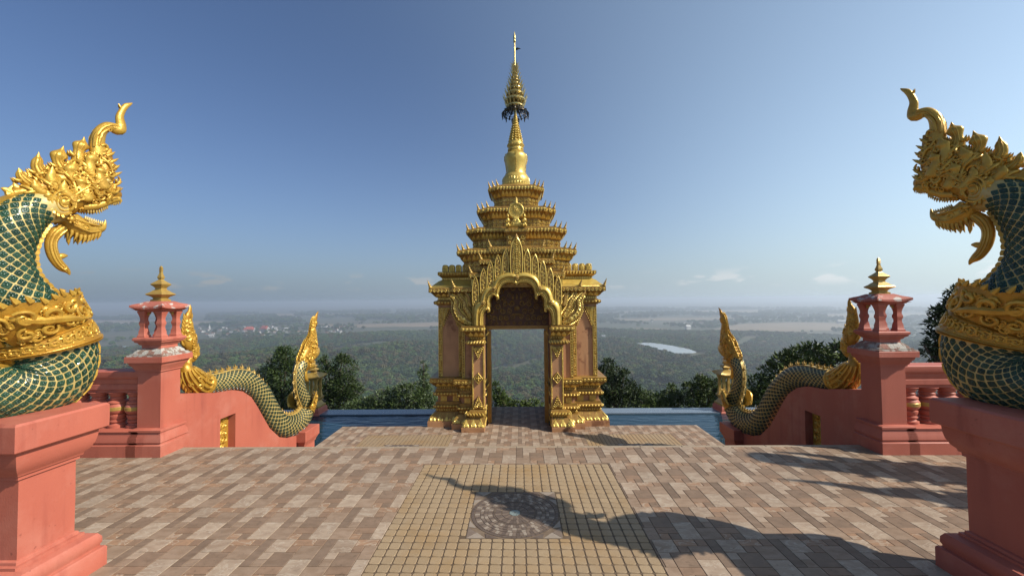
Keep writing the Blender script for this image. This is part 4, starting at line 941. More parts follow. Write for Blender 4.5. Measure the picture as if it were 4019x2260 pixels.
# ------------------------------------------------------------------ the two nagas lying on the stair walls
def FW(u, v, w_): return (w_, u, v)
WBODY = [(.42, .635, .095), (.51, .605, .108), (.637, .575, .118), (.807, .555, .13), (1.042, .543, .143), (1.271, .484, .155), (1.471, .35, .165), (1.652, .172, .172), (1.792, -.013, .172), (1.956, -.235, .178), (2.166, -.423, .185), (2.411, -.515, .19),
         (2.64, -.53, .188), (2.83, -.47, .18), (2.945, -.37, .165), (2.955, -.27, .145), (2.90, -.17, .13), (2.805, -.037, .118), (2.738, .118, .108), (2.721, .262, .105), (2.752, .397, .108), (2.833, .49, .112)]
def make_stair_naga():
    root = thing('stair_naga', 'long naga with sunlit olive scales undulating along the salmon wall', 'naga statue', (-3.92, 4.5, 0), 0, 'nagas on the stair walls')
    rm = Matrix.Translation((-3.92, 4.5, 0))
    B = Body(WBODY, FW, .95, 6); b = MB(); B.tube(b, 24); body = build('body', b, M['cream'], root, 60)
    sc_ = next(q for q in np.arange(2.2, B.len, .004) if B.at(q)[1] > -.37 and B.at(q)[0] > 2.7)      # collar position
    L_ = add_scales(body, B, .12, sc_ - .01, 15, ((.16, 2.95),), rm, 300, .5, M['scale_small'], False, aspect=1.25)
    L_ += add_scales(body, B, sc_ + .10, B.len + .0, 12, ((.20, 2.85),), rm, 300, .5, M['scale_small'], False, aspect=1.25)
    place_scales(body, L_, 300, M['scale_small'], False)
    b = MB(); s1_ = B.len - .02
    B.patch(b, .08, s1_, -.15, .15, -.004, .010, int(s1_ / .03), 3, .004)
    for sg in (-1, 1): b.tube([B.surf(q, sg * .17, .006) for q in np.arange(.08, s1_, .03)], .010, 5)
    build('back_ridge', b, M['gold_body'], root, 50)
    spb = MB(); spb.tube([(0, 0, 0), (-.01, 0, .025), (-.004, 0, .045), (-.03, 0, .075)], [.014, .018, .011, .001], 6); spb.tube([(.01, 0, .02), (.03, 0, .03), (.028, 0, .05)], [.010, .008, .001], 5); spb.tube([(-.02, 0, .02), (-.045, 0, .028), (-.05, 0, .05)], [.010, .008, .001], 5)
    spm = mesh('crest_spike', spb, M['gold_finial'], 60); q = .22
    while q < B.len - .02:
        p, ta, tb, nn, st = B.frame(q, 0.0); o = obj('crest_spike', spm, root); sgn = 1.0
        o.matrix_local = Matrix(((tb.x, ta.x, nn.x, p.x), (tb.y, ta.y, nn.y, p.y), (tb.z, ta.z, nn.z, p.z), (0, 0, 0, 1))) @ Matrix.Translation((0, 0, .006)); q += .115
    q = sc_ + .12
    while q < B.len:
        b = MB(); B.patch(b, q, q + .034, pi - .3, pi + .3, -.003, .010, 2, 4, .004); build('belly_scute', b, M['gold'], body, 50); q += .038
    # collar: belt, flared leaves on both sides
    b = MB(); n = 32
    b.rings([[B.surf(sc_ + .10 * t, 2 * pi * j / n, o) for j in range(n)] for t, o in ((-.3, -.01), (-.25, .016), (-.05, .02), (0, .012), (.7, .02), (.8, .026), (1, .02), (1.1, -.01))], cap=False)
    belt = build('collar', b, M['gold'], root, 50); b = MB(); r_ = random.Random(4)
    for sg in (-1, 1):
        rg = []
        for i in range(13):
            ph = sg * (.9 + 1.9 * i / 12); h = .10 + .15 * sin(pi * min(1, max(0, (i / 12) * .95 + .1)))
            rg.append([B.surf(sc_ + .06, ph, .012), B.surf(sc_ + .06 + h * .5, ph, .07), B.surf(sc_ + .06 + h, ph, .14), B.surf(sc_ + .065 + h, ph, .12), B.surf(sc_ + .06 + h * .5, ph, .03)])
        b.rings(rg)
        for _ in range(16):
            ph = sg * r_.uniform(1.0, 2.7); y = r_.uniform(.0, .17)
            curl(b, lambda x, yy, l: B.surf(sc_ + .05 + y + yy, ph + x / .15, .03 + .5 * (y)), 0, 0, r_.uniform(.025, .036), r_.uniform(0, 6), r_.choice((-1, 1)), 1.2, 0, 1.1)
    for i in range(26): curl(b, lambda x, yy, l: B.surf(sc_ + .035 + yy, 2 * pi * i / 26 + x / .15, .018), 0, 0, .024, i, 1 if i % 2 else -1, 1.2)
    build('collar_scrolls', b, M['gold'], belt, 50, 'stuff')
    # head with tall crest
    HD = [(2.80, .45, .12), (2.86, .50, .16), (3.02, .606, .215), (3.126, .74, .20), (3.198, .882, .125), (3.215, 1.011, .085), (3.214, 1.124, .06), (3.27, 1.215, .072), (3.345, 1.288, .046), (3.383, 1.363, .032), (3.448, 1.423, .004)]
    b = MB(); b.sweep(HD, 0, .50, 14, 5, FW); head = build('head', b, M['gold_deep'], root, 60)
    A = np.array(crom(HD, 6)); th = lambda u, v: sqrt(max(0, (A[:, 2] ** 2 - (A[:, 0] - u) ** 2 - (A[:, 1] - v) ** 2).max())) * .50
    b = MB(); r_ = random.Random(9)
    for sg in (-1, 1):
        for _ in range(130):
            k = r_.randrange(6, len(A) - 18); u, v = A[k][0] + r_.uniform(-.9, .9) * A[k][2], A[k][1] + r_.uniform(-.6, .6) * A[k][2]
            curl(b, lambda x, y, l: FW(x, y, sg * (th(x, y) + .004)), u, v, r_.uniform(.024, .042), r_.uniform(0, 6), r_.choice((-1, 1)), r_.uniform(1, 1.3), 0, 1.1)
    for k in range(3, len(A) - 14, 2):                            # flame tips on the back and front of the crest
        u, v, r = A[k]; t = A[k + 1][:2] - A[k - 1][:2]; t /= np.linalg.norm(t)
        for s2 in (-1, 1):
            for sg in (-.5, .5):
                p = (u - s2 * t[1] * r, v + s2 * t[0] * r); e = (p[0] - s2 * t[1] * .03 + t[0] * .045, p[1] + s2 * t[0] * .03 + t[1] * .045); w_ = sg * .07 * min(1, r / .15)
                b.tube([FW(p[0] + s2 * t[1] * .02, p[1] - s2 * t[0] * .02, w_), FW(p[0] - s2 * t[1] * .014, p[1] + s2 * t[0] * .014, w_), FW(e[0], e[1], w_)], [.022, .016, .001], 6)
    build('head_scrolls', b, M['gold'], head, 60, 'stuff')
    b = MB(); b.sweep([(3.08, .60, .13), (3.25, .62, .12), (3.38, .66, .085), (3.45, .70, .03)], 0, .75, 12, 4, FW); build('upper_jaw', b, M['gold'], head, 60)
    b = MB(); b.sweep([(2.92, .46, .09), (3.08, .42, .085), (3.22, .42, .06), (3.30, .47, .02)], 0, .9, 12, 4, FW)
    b.sweep([(2.98, .38, .05), (2.95, .28, .05), (3.0, .18, .04), (3.07, .13, .012)], 0, .8, 10, 4, FW); build('lower_jaw', b, M['gold'], head, 60)
    # makara mouth and plume the body issues from
    LOW = [(.585, .575, .122), (.533, .595, .126), (.443, .631, .13), (.357, .708, .118), (.293, .779, .1), (.268, .843, .078), (.292, .888, .05), (.30, .94, .03)]
    UP = [(.311, .92, .03), (.37, .958, .06), (.375, 1.044, .07), (.319, 1.136, .095), (.307, 1.221, .085), (.290, 1.29, .068), (.284, 1.358, .055), (.288, 1.416, .044), (.298, 1.466, .046), (.318, 1.516, .028), (.323, 1.559, .019), (.322, 1.60, .002)]
    b = MB(); b.sweep(LOW, 0, 1.0, 16, 5, FW); mk = build('makara_mouth', b, M['gold_deep'], root, 60)
    b = MB()
    BL = Body(LOW, FW, 1.0, 6)
    for i in range(16):
        ph = 2 * pi * i / 16; b.tube([BL.surf(q, ph + .5 * q, .006) for q in np.arange(.0, BL.len - .1, .03)], [.010 + .004 * sin(7 * q) for q in np.arange(.0, BL.len - .1, .03)], 5)
        curl(b, lambda x, y, l: BL.surf(.20 + y + (i % 2) * .09, ph + .2 + x / .12, .012), 0, 0, .032, i * 1.3, 1 if i % 2 else -1, 1.3, 0, 1.1)
    b.rings([[BL.surf(q, 2 * pi * j / 24, o) for j in range(24)] for q, o in ((0, -.004), (.004, .018), (.02, .024), (.036, .018), (.04, 0), (.046, .014), (.06, .016), (.072, .0))], cap=False)
    for i in range(5):
        q = .16 + i * .055; p = BL.surf(q, -2.6 if False else pi * 0.0, .0); e = BL.surf(q - .05, 0.0, .05); b.tube([p, (p + e) / 2, e], [.022, .016, .001], 6)
    build('mouth_scrolls', b, M['gold'], mk, 60, 'stuff')
    b = MB(); b.sweep(UP, 0, .62, 14, 5, FW); pm = build('makara_plume', b, M['gold_deep'], root, 60)
    A2 = np.array(crom(UP, 6)); th2 = lambda u, v: sqrt(max(0, (A2[:, 2] ** 2 - (A2[:, 0] - u) ** 2 - (A2[:, 1] - v) ** 2).max())) * .62
    b = MB()
    for sg in (-1, 1):
        for _ in range(48):
            k = r_.randrange(4, 42); u, v = A2[k][0] + r_.uniform(-.9, .9) * A2[k][2], A2[k][1]
            curl(b, lambda x, y, l: FW(x, y, sg * (th2(x, y) + .003)), u, v, r_.uniform(.018, .034), r_.uniform(0, 6), r_.choice((-1, 1)), r_.uniform(1, 1.3), 0, 1.15)
    for k in range(6, 50, 4):
        u, v, r = A2[k]
        for s2 in (-1, 1): b.tube([FW(u + s2 * (r - .02), v - .02, 0), FW(u + s2 * (r + .008), v, 0), FW(u + s2 * (r + .02), v + .05, 0)], [.02, .015, .001], 6)
    build('plume_scrolls', b, M['gold'], pm, 60, 'stuff')
    return root
sn = make_stair_naga()
mirror(sn, 'long naga with dark shaded scales undulating along the dark red wall')

# ================================================================== THE GATE
GX, GY, GZ = 0.0, 10.3, -1.2
gate = thing('temple_gate', 'golden tiered gate with carved lobed arch and tall spire', 'gate', (GX, GY, GZ))
def G(name, mb, m, parent=None, angle=40, kind=None):
    return build(name, mb, m, parent or gate, angle, kind, (0, 0, 0) if parent else (-GX, -GY, -GZ))
def G2(name, mb, m, parents=None, angle=40, kind=None):
    """a part and its mirror twin on the other side of the gate."""
    a = G(name, mb, m, parents[0] if parents else None, angle, kind)
    b = obj(name, a.data, parents[1] if parents else gate, a.location.copy(), None, kind)
    if not parents: b.scale = (-1, 1, 1)
    return a, b
def curlrow(mb, plan, sp, z, size, lift=0.006, ymax=None, thick=1.0, turns=1.25, alt=True, n=8, sides=4):
    for i, (x, y, tx, ty, nx, ny, w_) in enumerate(along(plan, sp, ymax)):
        curl(mb, lambda a, b, l: (x + tx * a + nx * lift, y + ty * a + ny * lift, z + b), 0, 0, size, (i % 2) * pi if alt else 2.2, (1 if i % 2 else -1) if alt else 1, turns, 0, thick, n, sides)
# corner finial: a little ribbed horn that leans outwards along +x
fb = MB()
fb.rings([[(ox + r * cos(2 * pi * j / 8), r * .8 * sin(2 * pi * j / 8), z) for j in range(8)] for r, z, ox in ((.034, 0, -.02), (.036, .014, -.016), (.030, .03, -.008), (.022, .034, -.004), (.027, .046, .002), (.022, .06, .008), (.015, .064, .011), (.018, .078, .016), (.013, .092, .022), (.008, .096, .025), (.010, .108, .029), (.002, .135, .04))])
FIN = mesh('corner_finial', fb, M['gold_finial'], 50)
def finial(parent, x, y, z, ang, sc=1.0, top=False):
    o = obj('corner_finial', FIN, parent, (x, y, z) if not top else (x - GX, y - GY, z - GZ), ang); o.scale = (sc, sc, sc); return o

# ---- wings
WING = rect(.72, 1.81, 9.28, 11.1, (0, 1, -1, 1)); STEP = rect(.72, 1.24, 9.08, 9.5, (0, 1, -1, 0)); PILA = rect(.72, 1.0, 8.9, 9.35, (0, 1, -1, 0))
def moulded_base(plan, ymax, nm):
    dz = .004 if nm == 'bay' else 0.0
    b = MB(); b.molding(plan, [(.21, -1.2), (.212, -1.08), (.205, -1.075 - dz)]); G2(nm + '_plinth', b, M['terra'])
    b = MB(); b.molding(plan, [(.195, -1.075), (.19, -1.05), (.155, -.985), (.09, -.925), (.085, -.907), (.045, -.905), (.045, -.81), (.085, -.805), (.10, -.79), (.10, -.755), (.085, -.74), (.06, -.735), (.055, -.68 + dz), (.018, -.678 + dz)])
    lo = G2(nm + '_lotus', b, M['gold_under']); c = MB()
    leaves(c, off(plan, .19), .17, -1.07, -.92, .03, ymax, -.105); leaves(c, off(plan, .188), .085, -1.072, -1.0, .03, ymax, -.035)
    beads(c, off(plan, .05), .055, -.858, .021, ymax); beads(c, off(plan, .095), .07, -.772, .029, ymax); G2('carving', c, M['gold_bright'], lo, 50, 'stuff')
    b = MB(); b.molding(plan, [(.016, -.68), (.016, -.55)]); da = G2(nm + '_dado', b, M['terra']); c = MB()
    blocks(c, off(plan, .016), .27, -.672, -.558, .018, .5, ymax)
    for i, (x, y, tx, ty, nx, ny, w_) in enumerate(along(off(plan, .016), .27, ymax)):
        c.ball((x + nx * .02, y + ny * .02, -.615), .022)
        for k in range(4): c.ball((x + nx * .018 + tx * .032 * cos(k * pi / 2 + .78), y + ny * .018 + ty * .032 * cos(k * pi / 2 + .78), -.615 + .032 * sin(k * pi / 2 + .78)), .018)
    G2('flower_block', c, M['gold_bright'], da, 40, 'stuff')
    b = MB(); b.molding(plan, [(.018, -.552), (.055, -.55), (.06, -.53), (.10, -.525), (.1, -.46), (.06, -.45), (.055, -.395), (.03, -.39), (.03, -.345), (.05, -.34), (.1, -.29), (.145, -.245), (.165, -.24), (.17, -.135), (.16, -.125 - dz)])
    up_ = G2(nm + '_cornice', b, M['gold_under']); c = MB()
    beads(c, off(plan, .095), .07, -.492, .031, ymax); beads(c, off(plan, .034), .05, -.368, .02, ymax); leaves(c, off(plan, .055), .13, -.335, -.25, .03, ymax, .085); curlrow(c, off(plan, .165), .075, -.187, .034, .004, ymax)
    G2('carving', c, M['gold_bright'], up_, 50, 'stuff')
moulded_base(WING, 9.32, 'wing'); moulded_base(STEP, 9.12, 'bay')
b = MB(); b.molding(WING, [(0, -.125), (0, 1.49)]); wp = G2('wing_wall', b, M['terra'])
b = MB(); b.molding(STEP, [(0, -.125), (0, 1.49)]); G2('bay_wall', b, M['terra'])
def relief(nm, poly, y0, y1, m, parents=None, bev=.006):
    b = MB(); b.prism(poly, lambda a, c, d: (a, d, c), y0, y1, 0, bev); return G2(nm, b, m, parents)
for x0, x1, yy in ((1.712, 1.806, 9.28), (1.252, 1.34, 9.28), (1.175, 1.238, 9.08)):
    b = MB(); b.prism([(x0, -.12), (x1, -.12), (x1, 1.45), (x0, 1.45)], lambda a, c, d: (a, d, c), yy - .022, yy, 0, .006)
    bd = G2('carved_border', b, M['gold_under']); c = MB()
    for i in range(26):
        z = -.085 + i * .06; curl(c, lambda a, e, l: (a, yy - .026, e), (x0 + x1) / 2, z, (x1 - x0) * .32, i * 2.1, 1 if i % 2 else -1, 1.25, 0, 1.2, 8, 4)
    for x in (x0 + .007, x1 - .007): c.tube([(x, yy - .024, -.11), (x, yy - .024, 1.44)], .008, 4)
    G2('carving', c, M['gold_bright'], bd, 50, 'stuff')
for poly in ([(1.712, 1.45), (1.53, 1.45), (1.60, 1.30), (1.66, 1.15), (1.712, 1.0)], [(1.34, 1.45), (1.34, 1.0), (1.39, 1.15), (1.45, 1.30), (1.52, 1.45)]):
    b = MB(); b.prism(poly, lambda a, c, d: (a, d, c), 9.252, 9.28, 0, .006); sp = G2('carved_spandrel', b, M['gold_under']); c = MB(); r_ = random.Random(2)
    x_in = 1.712 if poly[0][0] > 1.6 else 1.34
    for i in range(9):
        t = i / 8; z = 1.42 - .36 * t; w_ = .15 * (1 - t); sg = -1 if x_in > 1.6 else 1
        for k in range(3 if t < .4 else 2 if t < .7 else 1): curl(c, lambda a, e, l: (a, 9.248, e), x_in + sg * (.03 + w_ * k / 3), z, .026, i + k * 2, 1 if k % 2 else -1, 1.2, 0, 1.2, 8, 4)
        c.ball((x_in + sg * (.025 + (.19 * (1 - t)) * .95), 9.255, 1.43 - .40 * t), .017)
    G2('carving', c, M['gold_bright'], sp, 50, 'stuff')
# entablature of the wings
for plan, ymax, nm in ((WING, 9.32, 'wing'), (STEP, 9.12, 'bay')):
    b = MB(); b.molding(plan, [(.005, 1.49), (.03, 1.495), (.03, 1.515), (.07, 1.52), (.085, 1.54), (.085, 1.585), (.07, 1.60), (.03, 1.605), (.03, 1.62), (.0, 1.625), (.0, 1.675), (.04, 1.68), (.05, 1.695), (.09, 1.735), (.14, 1.785), (.165, 1.79), (.18, 1.80), (.182, 1.885), (.17, 1.90 - (.004 if nm == 'bay' else 0))])
    en = G2(nm + '_entablature', b, M['gold_under']); c = MB()
    beads(c, off(plan, .078), .072, 1.562, .028, ymax); blocks(c, plan, .045, 1.632, 1.67, .014, .6, ymax); leaves(c, off(plan, .045), .12, 1.69, 1.785, .03, ymax, .085); curlrow(c, off(plan, .178), .085, 1.842, .036, .004, ymax); beads(c, off(plan, .182), .085, 1.802, .013, ymax)
    G2('carving', c, M['gold_bright'], en, 50, 'stuff')
b = MB(); b.molding(WING, [(.165, 1.90), (.16, 1.915), (.145, 1.925), (.11, 1.95), (.05, 2.0), (-.01, 2.055), (-.06, 2.08), (-.07, 2.085)]); G2('wing_roof', b, M['gold_dull'], None, 60)
b = MB(); b.molding(STEP, [(.165, 1.90), (.155, 1.915), (.1, 1.93), (-.02, 1.97)]); G2('bay_roof', b, M['gold_dull'], None, 60)
b = MB(); b.molding(WING, [(-.075, 2.08), (-.075, 2.13), (-.055, 2.14), (-.03, 2.165), (.0, 2.185), (.01, 2.20), (.01, 2.255), (-.005, 2.27)]); pa = G2('parapet', b, M['gold_under']); c = MB()
blocks(c, off(WING, -.075), .04, 2.09, 2.125, .014, .6, 9.37); leaves(c, off(WING, -.0), .07, 2.195, 2.255, .03, 9.3, .0, False); beads(c, off(WING, .005), .07, 2.20, .014, 9.3); G2('carving', c, M['gold_bright'], pa, 50, 'stuff')
mb_ = MB(); P = [(-.068, 0), (.068, 0), (.068, .12), (.06, .15), (.035, .168), (0, .172), (-.035, .168), (-.06, .15), (-.068, .12)]
mb_.prism(P, lambda a, c, d: (a, d, c), -.05, .05, 0, .016)
for k in range(3): mb_.tube([(.012 * (k - 1) * 2, -.054, .02), (.012 * (k - 1) * 2.4, -.058, .09), (.008 * (k - 1), -.054, .15)], [.012, .014, .006], 5)
mb_.tube([(-.056, -.05, .012), (-.056, -.05, .12), (-.03, -.05, .155), (.03, -.05, .155), (.056, -.05, .12), (.056, -.05, .012)], .009, 4)
MER = mesh('merlon', mb_, M['gold_dull'], 50)
for i in range(5):
    for par, s in zip(pa, (1, -1)): o = obj('merlon', MER, par, (1.665 - i * .155, 9.42, 2.268))
for par in pa:
    for i in range(4): o = obj('merlon', MER, par, (1.70, 9.58 + i * .155, 2.268), pi / 2)
for x, y, sc in ((1.97, 9.115, 1.35), (1.40, 8.92, 1.35)):
    for s in (1, -1): finial(gate, s * x, y, 1.895, -pi / 4 if s > 0 else -3 * pi / 4, sc, True)

# ---- front pilasters
b = MB(); b.molding(PILA, [(.21, -1.2), (.212, -1.105), (.206, -1.10)]); G2('pilaster_plinth', b, M['terra'])
b = MB(); b.molding(PILA, [(.20, -1.10), (.195, -1.075), (.15, -1.0), (.10, -.945), (.095, -.93), (.055, -.928), (.055, -.875), (.10, -.87), (.125, -.855), (.125, -.82), (.10, -.805), (.06, -.80), (.05, -.77), (.0, -.765)])
pb = G2('pilaster_base', b, M['gold_under']); c = MB()
leaves(c, off(PILA, .197), .15, -1.095, -.94, .035, 8.94, -.10); leaves(c, off(PILA, .193), .075, -1.098, -1.03, .03, 8.94, -.03)
for i, (x, y, tx, ty, nx, ny, w_) in enumerate(along(off(PILA, .12), .065, 8.94)): c.tube([(x - tx * .02, y - ty * .02, -.865), (x + nx * .02, y + ny * .02, -.84), (x + tx * .03, y + ty * .03, -.81)], [.016, .02, .006], 5)
blocks(c, off(PILA, .055), .04, -.92, -.882, .014, .6, 8.94); G2('carving', c, M['gold_bright'], pb, 50, 'stuff')
b = MB(); b.molding(PILA, [(0, -.765), (0, .62)]); ps_ = G2('pilaster_shaft', b, M['terra'])
c = MB()
for x in (.738, .982):
    c.box(x - .017, x + .017, 8.885, 8.902, -.76, .60)
    for i in range(46): c.ball((x, 8.884, -.74 + i * .029), .0115)
G2('beaded_edge', c, M['gold_bright'], ps_, 50, 'stuff')
yf = 8.9; XM = .86
def relief_on(nm, poly, curls, balls):
    b = MB(); b.prism(poly, lambda a, e, d: (a, d, e), yf - .034, yf - .001, 0, .008); n0 = len(b.m)
    for x, z, sz, an, hd in curls: curl(b, lambda a, e, l: (a, yf - .038, e), x, z, sz, an, hd, 1.25, 0, 1.25, 9, 5)
    for x, z, r in balls: b.ball((x, yf - .036, z), r)
    b.m[n0:] = [1] * (len(b.m) - n0); return G2(nm, b, [M['gold_under'], M['gold_bright']], ps_, 50)
TR = [(XM - .115, -.76), (XM + .115, -.76), (XM + .09, -.70), (XM + .075, -.66), (XM + .05, -.60), (XM + .028, -.55), (XM, -.48), (XM - .028, -.55), (XM - .05, -.60), (XM - .075, -.66), (XM - .09, -.70)]
relief_on('leaf_triangle', TR, [(XM - .05, -.71, .032, 0, 1), (XM + .05, -.71, .032, pi, -1), (XM, -.65, .034, 1.5, 1), (XM, -.58, .022, 4, -1)], [(XM + s * (.105 - .105 * k / 6), -.74 + .25 * k / 6, .017) for k in range(7) for s in (-1, 1)])
TR2 = [(XM - .115, .60), (XM - .09, .53), (XM - .06, .46), (XM - .03, .40), (XM, .33), (XM + .03, .40), (XM + .06, .46), (XM + .09, .53), (XM + .115, .60)]
relief_on('hanging_triangle', TR2, [(XM - .05, .55, .034, 0, -1), (XM + .05, .55, .034, pi, 1), (XM, .49, .034, 1.5, 1), (XM, .42, .022, 4, -1)], [(XM + s * (.105 - .105 * k / 6), .58 - .24 * k / 6, .018) for k in range(7) for s in (-1, 1)])
DI = [(XM, -.225), (XM + .105, -.095), (XM, .035), (XM - .105, -.095)]
relief_on('diamond_boss', DI, [], [(XM, -.095, .028)] + [(XM + .034 * cos(k * pi / 2), -.095 + .04 * sin(k * pi / 2), .02) for k in range(4)])
c = MB(); c.tube([(x, yf - .036, z) for x, z in [(XM + (px - XM) * .88, -.095 + (pz + .095) * .88) for px, pz in DI + DI[:1]]], .010, 4); G2('diamond_border', c, M['gold_bright'], ps_, 50)
b = MB(); b.molding(PILA, [(.0, .62), (.03, .625), (.04, .64), (.085, .645), (.10, .66), (.10, .715), (.085, .735), (.04, .745), (.03, .76), (.025, .765), (.025, .80), (.06, .805), (.075, .83), (.12, .885), (.155, .925), (.17, .93), (.205, .94), (.21, .955), (.21, 1.02), (.20, 1.03), (.205, 1.04), (.205, 1.055)])
ca = G2('pilaster_capital', b, M['gold_under']); c = MB()
for i, (x, y, tx, ty, nx, ny, w_) in enumerate(along(off(PILA, .095), .062, 8.94)): c.tube([(x - tx * .02, y - ty * .02, .725), (x + nx * .022, y + ny * .022, .69), (x + tx * .02, y + ty * .02, .655)], [.010, .021, .010], 5)
beads(c, off(PILA, .028), .05, .783, .019, 8.94); leaves(c, off(PILA, .065), .12, .815, .925, .035, 8.94, .10); leaves(c, off(PILA, .205), .075, .945, 1.015, .028, 8.94, 0, False); curlrow(c, off(PILA, .21), .075, .985, .03, .004, 8.94)
G2('carving', c, M['gold_bright'], ca, 50, 'stuff')

# ---- lobed arch over the doorway
K = 877.9; PR = [((0, 100), (0, 340)), ((60, 70), (40, 305)), ((150, 62), (100, 287)), ((260, 85), (190, 292)), ((370, 140), (270, 335)), ((440, 230), (325, 410)), ((465, 320), (345, 500)), ((480, 323), (372, 590)), ((540, 325), (392, 555)), ((620, 370), (440, 522)), ((680, 460), (495, 570)), ((710, 560), (518, 650)), ((725, 603), (515, 730)), ((742, 610), (545, 832)), ((790, 640), (565, 800)), ((835, 720), (610, 830)), ((845, 800), (645, 900)), ((846, 950), (660, 985)), ((846, 1090), (660, 1090))]
toz = lambda y: 1.62 + (604 - y) / K
D_ = [((a / K, toz(b_)), (c_ / K, toz(d_))) for (a, b_), (c_, d_) in PR]
pts = [(o[0], o[1], i[0], i[1]) for o, i in D_]
def dense(seg, k=5): return crom(seg, k)
dn = dense(pts[0:8]) + dense(pts[7:14])[1:] + dense(pts[13:])[1:]
full = [(-p[0], p[1], -p[2], p[3]) for p in reversed(dn[1:])] + [tuple(p) for p in dn]
XS = [(0, 9.02), (0, 8.83), (.02, 8.80), (.06, 8.795), (.09, 8.81), (.10, 8.83), (.11, 8.795), (.16, 8.765), (.28, 8.735), (.42, 8.725), (.5, 8.735), (.53, 8.76), (.54, 8.785), (.60, 8.775), (.66, 8.775), (.72, 8.79), (.73, 8.765), (.80, 8.755), (.86, 8.765), (.87, 8.785), (.95, 8.785), (.985, 8.80), (1, 8.83), (1, 9.26)]
b = MB(); R = []
for o0, o1, i0, i1 in full: R.append([(o0 + (i0 - o0) * t, y, o1 + (i1 - o1) * t) for t, y in XS])
b.rings(R, closed=False, cap=False); arch = G('arch', b, M['gold_dull'], None, 35)
c = MB(); st = 0
for k in range(len(full) - 1):
    o0, o1, i0, i1 = full[k]; q = full[k + 1]; d = hypot(q[2] - i0, q[3] - i1); st += d
    if st > .024: st = 0; c.ball((o0 + (i0 - o0) * .80, 8.752, o1 + (i1 - o1) * .80), .011)
G('arch_beads', c, M['gold_bright'], arch, 50, 'stuff')
rb = MB()
for k in range(8): a = k * pi / 4; rb.ball((.036 * cos(a), -.004, .036 * sin(a)), .020, sq=(1, .7, 1))
rb.ball((0, -.02, 0), .026); rb.lathe([(0.01, 0), (.05, 0)], 8); ROS = mesh('rosette', rb, M['gold_finial'], 60)
for x, y in ((0, 190), (430, 395), (-430, 395), (640, 665), (-640, 665)): obj('rosette', ROS, arch, (x / K, 8.725, toz(y)))
for x, y in ((372, 590), (545, 832)):                                  # curled cusps
    for s in (-1, 1):
        b = MB(); xx, zz = s * x / K, toz(y)
        b.sweep([(xx + s * .05, zz + .11, .028), (xx + s * .005, zz + .06, .036), (xx - s * .012, zz + .015, .026), (xx + s * .012, zz - .012, .014), (xx + s * .022, zz + .006, .004)], 8.80, .9, 8, 3, lambda u, v, w_: (u, w_, v)); G('cusp_curl', b, M['gold_dull'], arch, 60)
inner = [(p[2], p[3]) for p in full]
hs_ = [(-1.02, 1.03), (-1.02, 2.11), (1.02, 2.11), (1.02, 1.03)] + [(x, z) for x, z in reversed(inner)]
hs_[3] = (1.02, 1.03); b = MB(); b.prism([(-1.02, 1.03), (-1.02, 2.11), (1.02, 2.11), (1.02, 1.03)] + [(inner[-1][0] + .004, 1.03)] + [(x * 1.004, z) for x, z in reversed(inner)] + [(inner[0][0] - .004, 1.03)], lambda a, e, d: (a, d, e), 9.0, 9.3)
G('arch_wall', b, M['gold_dull'])
b = MB(); b.box(-.72, .72, 9.262, 9.33, 1.02, 2.02); M['shaded_red'] = mat('tympanum red with painted shade', (0.10, 0.035, 0.015), (0.06, 0.022, 0.01), 8, 0.7); M['gold_shaded'] = mat('gilding with painted shade', (0.30, 0.175, 0.035), (0.17, 0.085, 0.018), 14, 0.5, 0.4, 0.4, 60); ty_ = G('tympanum', b, M['shaded_red']); c = MB(); r_ = random.Random(8)  # dark red ground and carving, toned down to paint in the recess shade
fy = lambda a, e, l: (a, 9.258, e)
for s in (-1, 1):
    for x, z, sz, an, hd in ((.10, 1.88, .085, 0, 1), (.24, 1.90, .07, 2, -1), (.36, 1.80, .065, 1, 1), (.18, 1.72, .06, 4, -1), (.30, 1.66, .055, 3, 1), (.12, 1.54, .075, 0, -1), (.28, 1.52, .07, 1, 1), (.42, 1.60, .06, 2, -1), (.44, 1.45, .075, 0, 1), (.57, 1.36, .065, 2, -1), (.33, 1.36, .07, 3, 1), (.18, 1.36, .065, 5, -1), (.10, 1.22, .06, 0, 1), (.24, 1.20, .065, 2, -1), (.38, 1.20, .065, 1, 1), (.52, 1.19, .065, 4, -1), (.64, 1.22, .06, 0, 1), (.62, 1.10, .05, 2, 1), (.48, 1.08, .045, 0, -1), (.34, 1.08, .045, 2, 1), (.20, 1.08, .045, 1, -1), (.07, 1.09, .045, 3, 1)):
        curl(c, fy, s * x, z, sz, an if s > 0 else pi - an, hd * s, 1.5, 0, .8, 14, 5)
    for _ in range(60): x, z = r_.uniform(.03, .66), r_.uniform(1.06, 1.92); c.ball((s * x, 9.262, z), r_.uniform(.010, .020))
c.ball((0, 9.25, 1.42), .07, sq=(1, .5, .9)); c.ball((-.035, 9.225, 1.44), .016); c.ball((.035, 9.225, 1.44), .016); c.ball((0, 9.22, 1.40), .02)
for i in range(9): a = pi * (i + .5) / 9; c.tube([(.06 * cos(a), 9.25, 1.30 - .0 * sin(a)), (.11 * cos(a), 9.25, 1.30 - .08 * sin(a))], [.016, .003], 5)
for x in (-.09, 0, .09): c.ball((x, 9.25, 1.66), .04, sq=(.8, .6, 1.3)); c.ball((x, 9.245, 1.73), .024)
G('tympanum_carving', c, M['gold_shaded'], ty_, 50, 'stuff')
M['door_gold'] = mat('door frame gold', (0.50, 0.27, 0.05), (0.40, 0.2, 0.035), 8, 0.4, 0.2, 0.2, 60)
b = MB(); b.box(.612, .66, 9.36, 9.46, ZL, .90); b.box(.655, .70, 9.33, 9.40, ZL, .96); G2('door_jamb', b, M['door_gold'], None, 0)
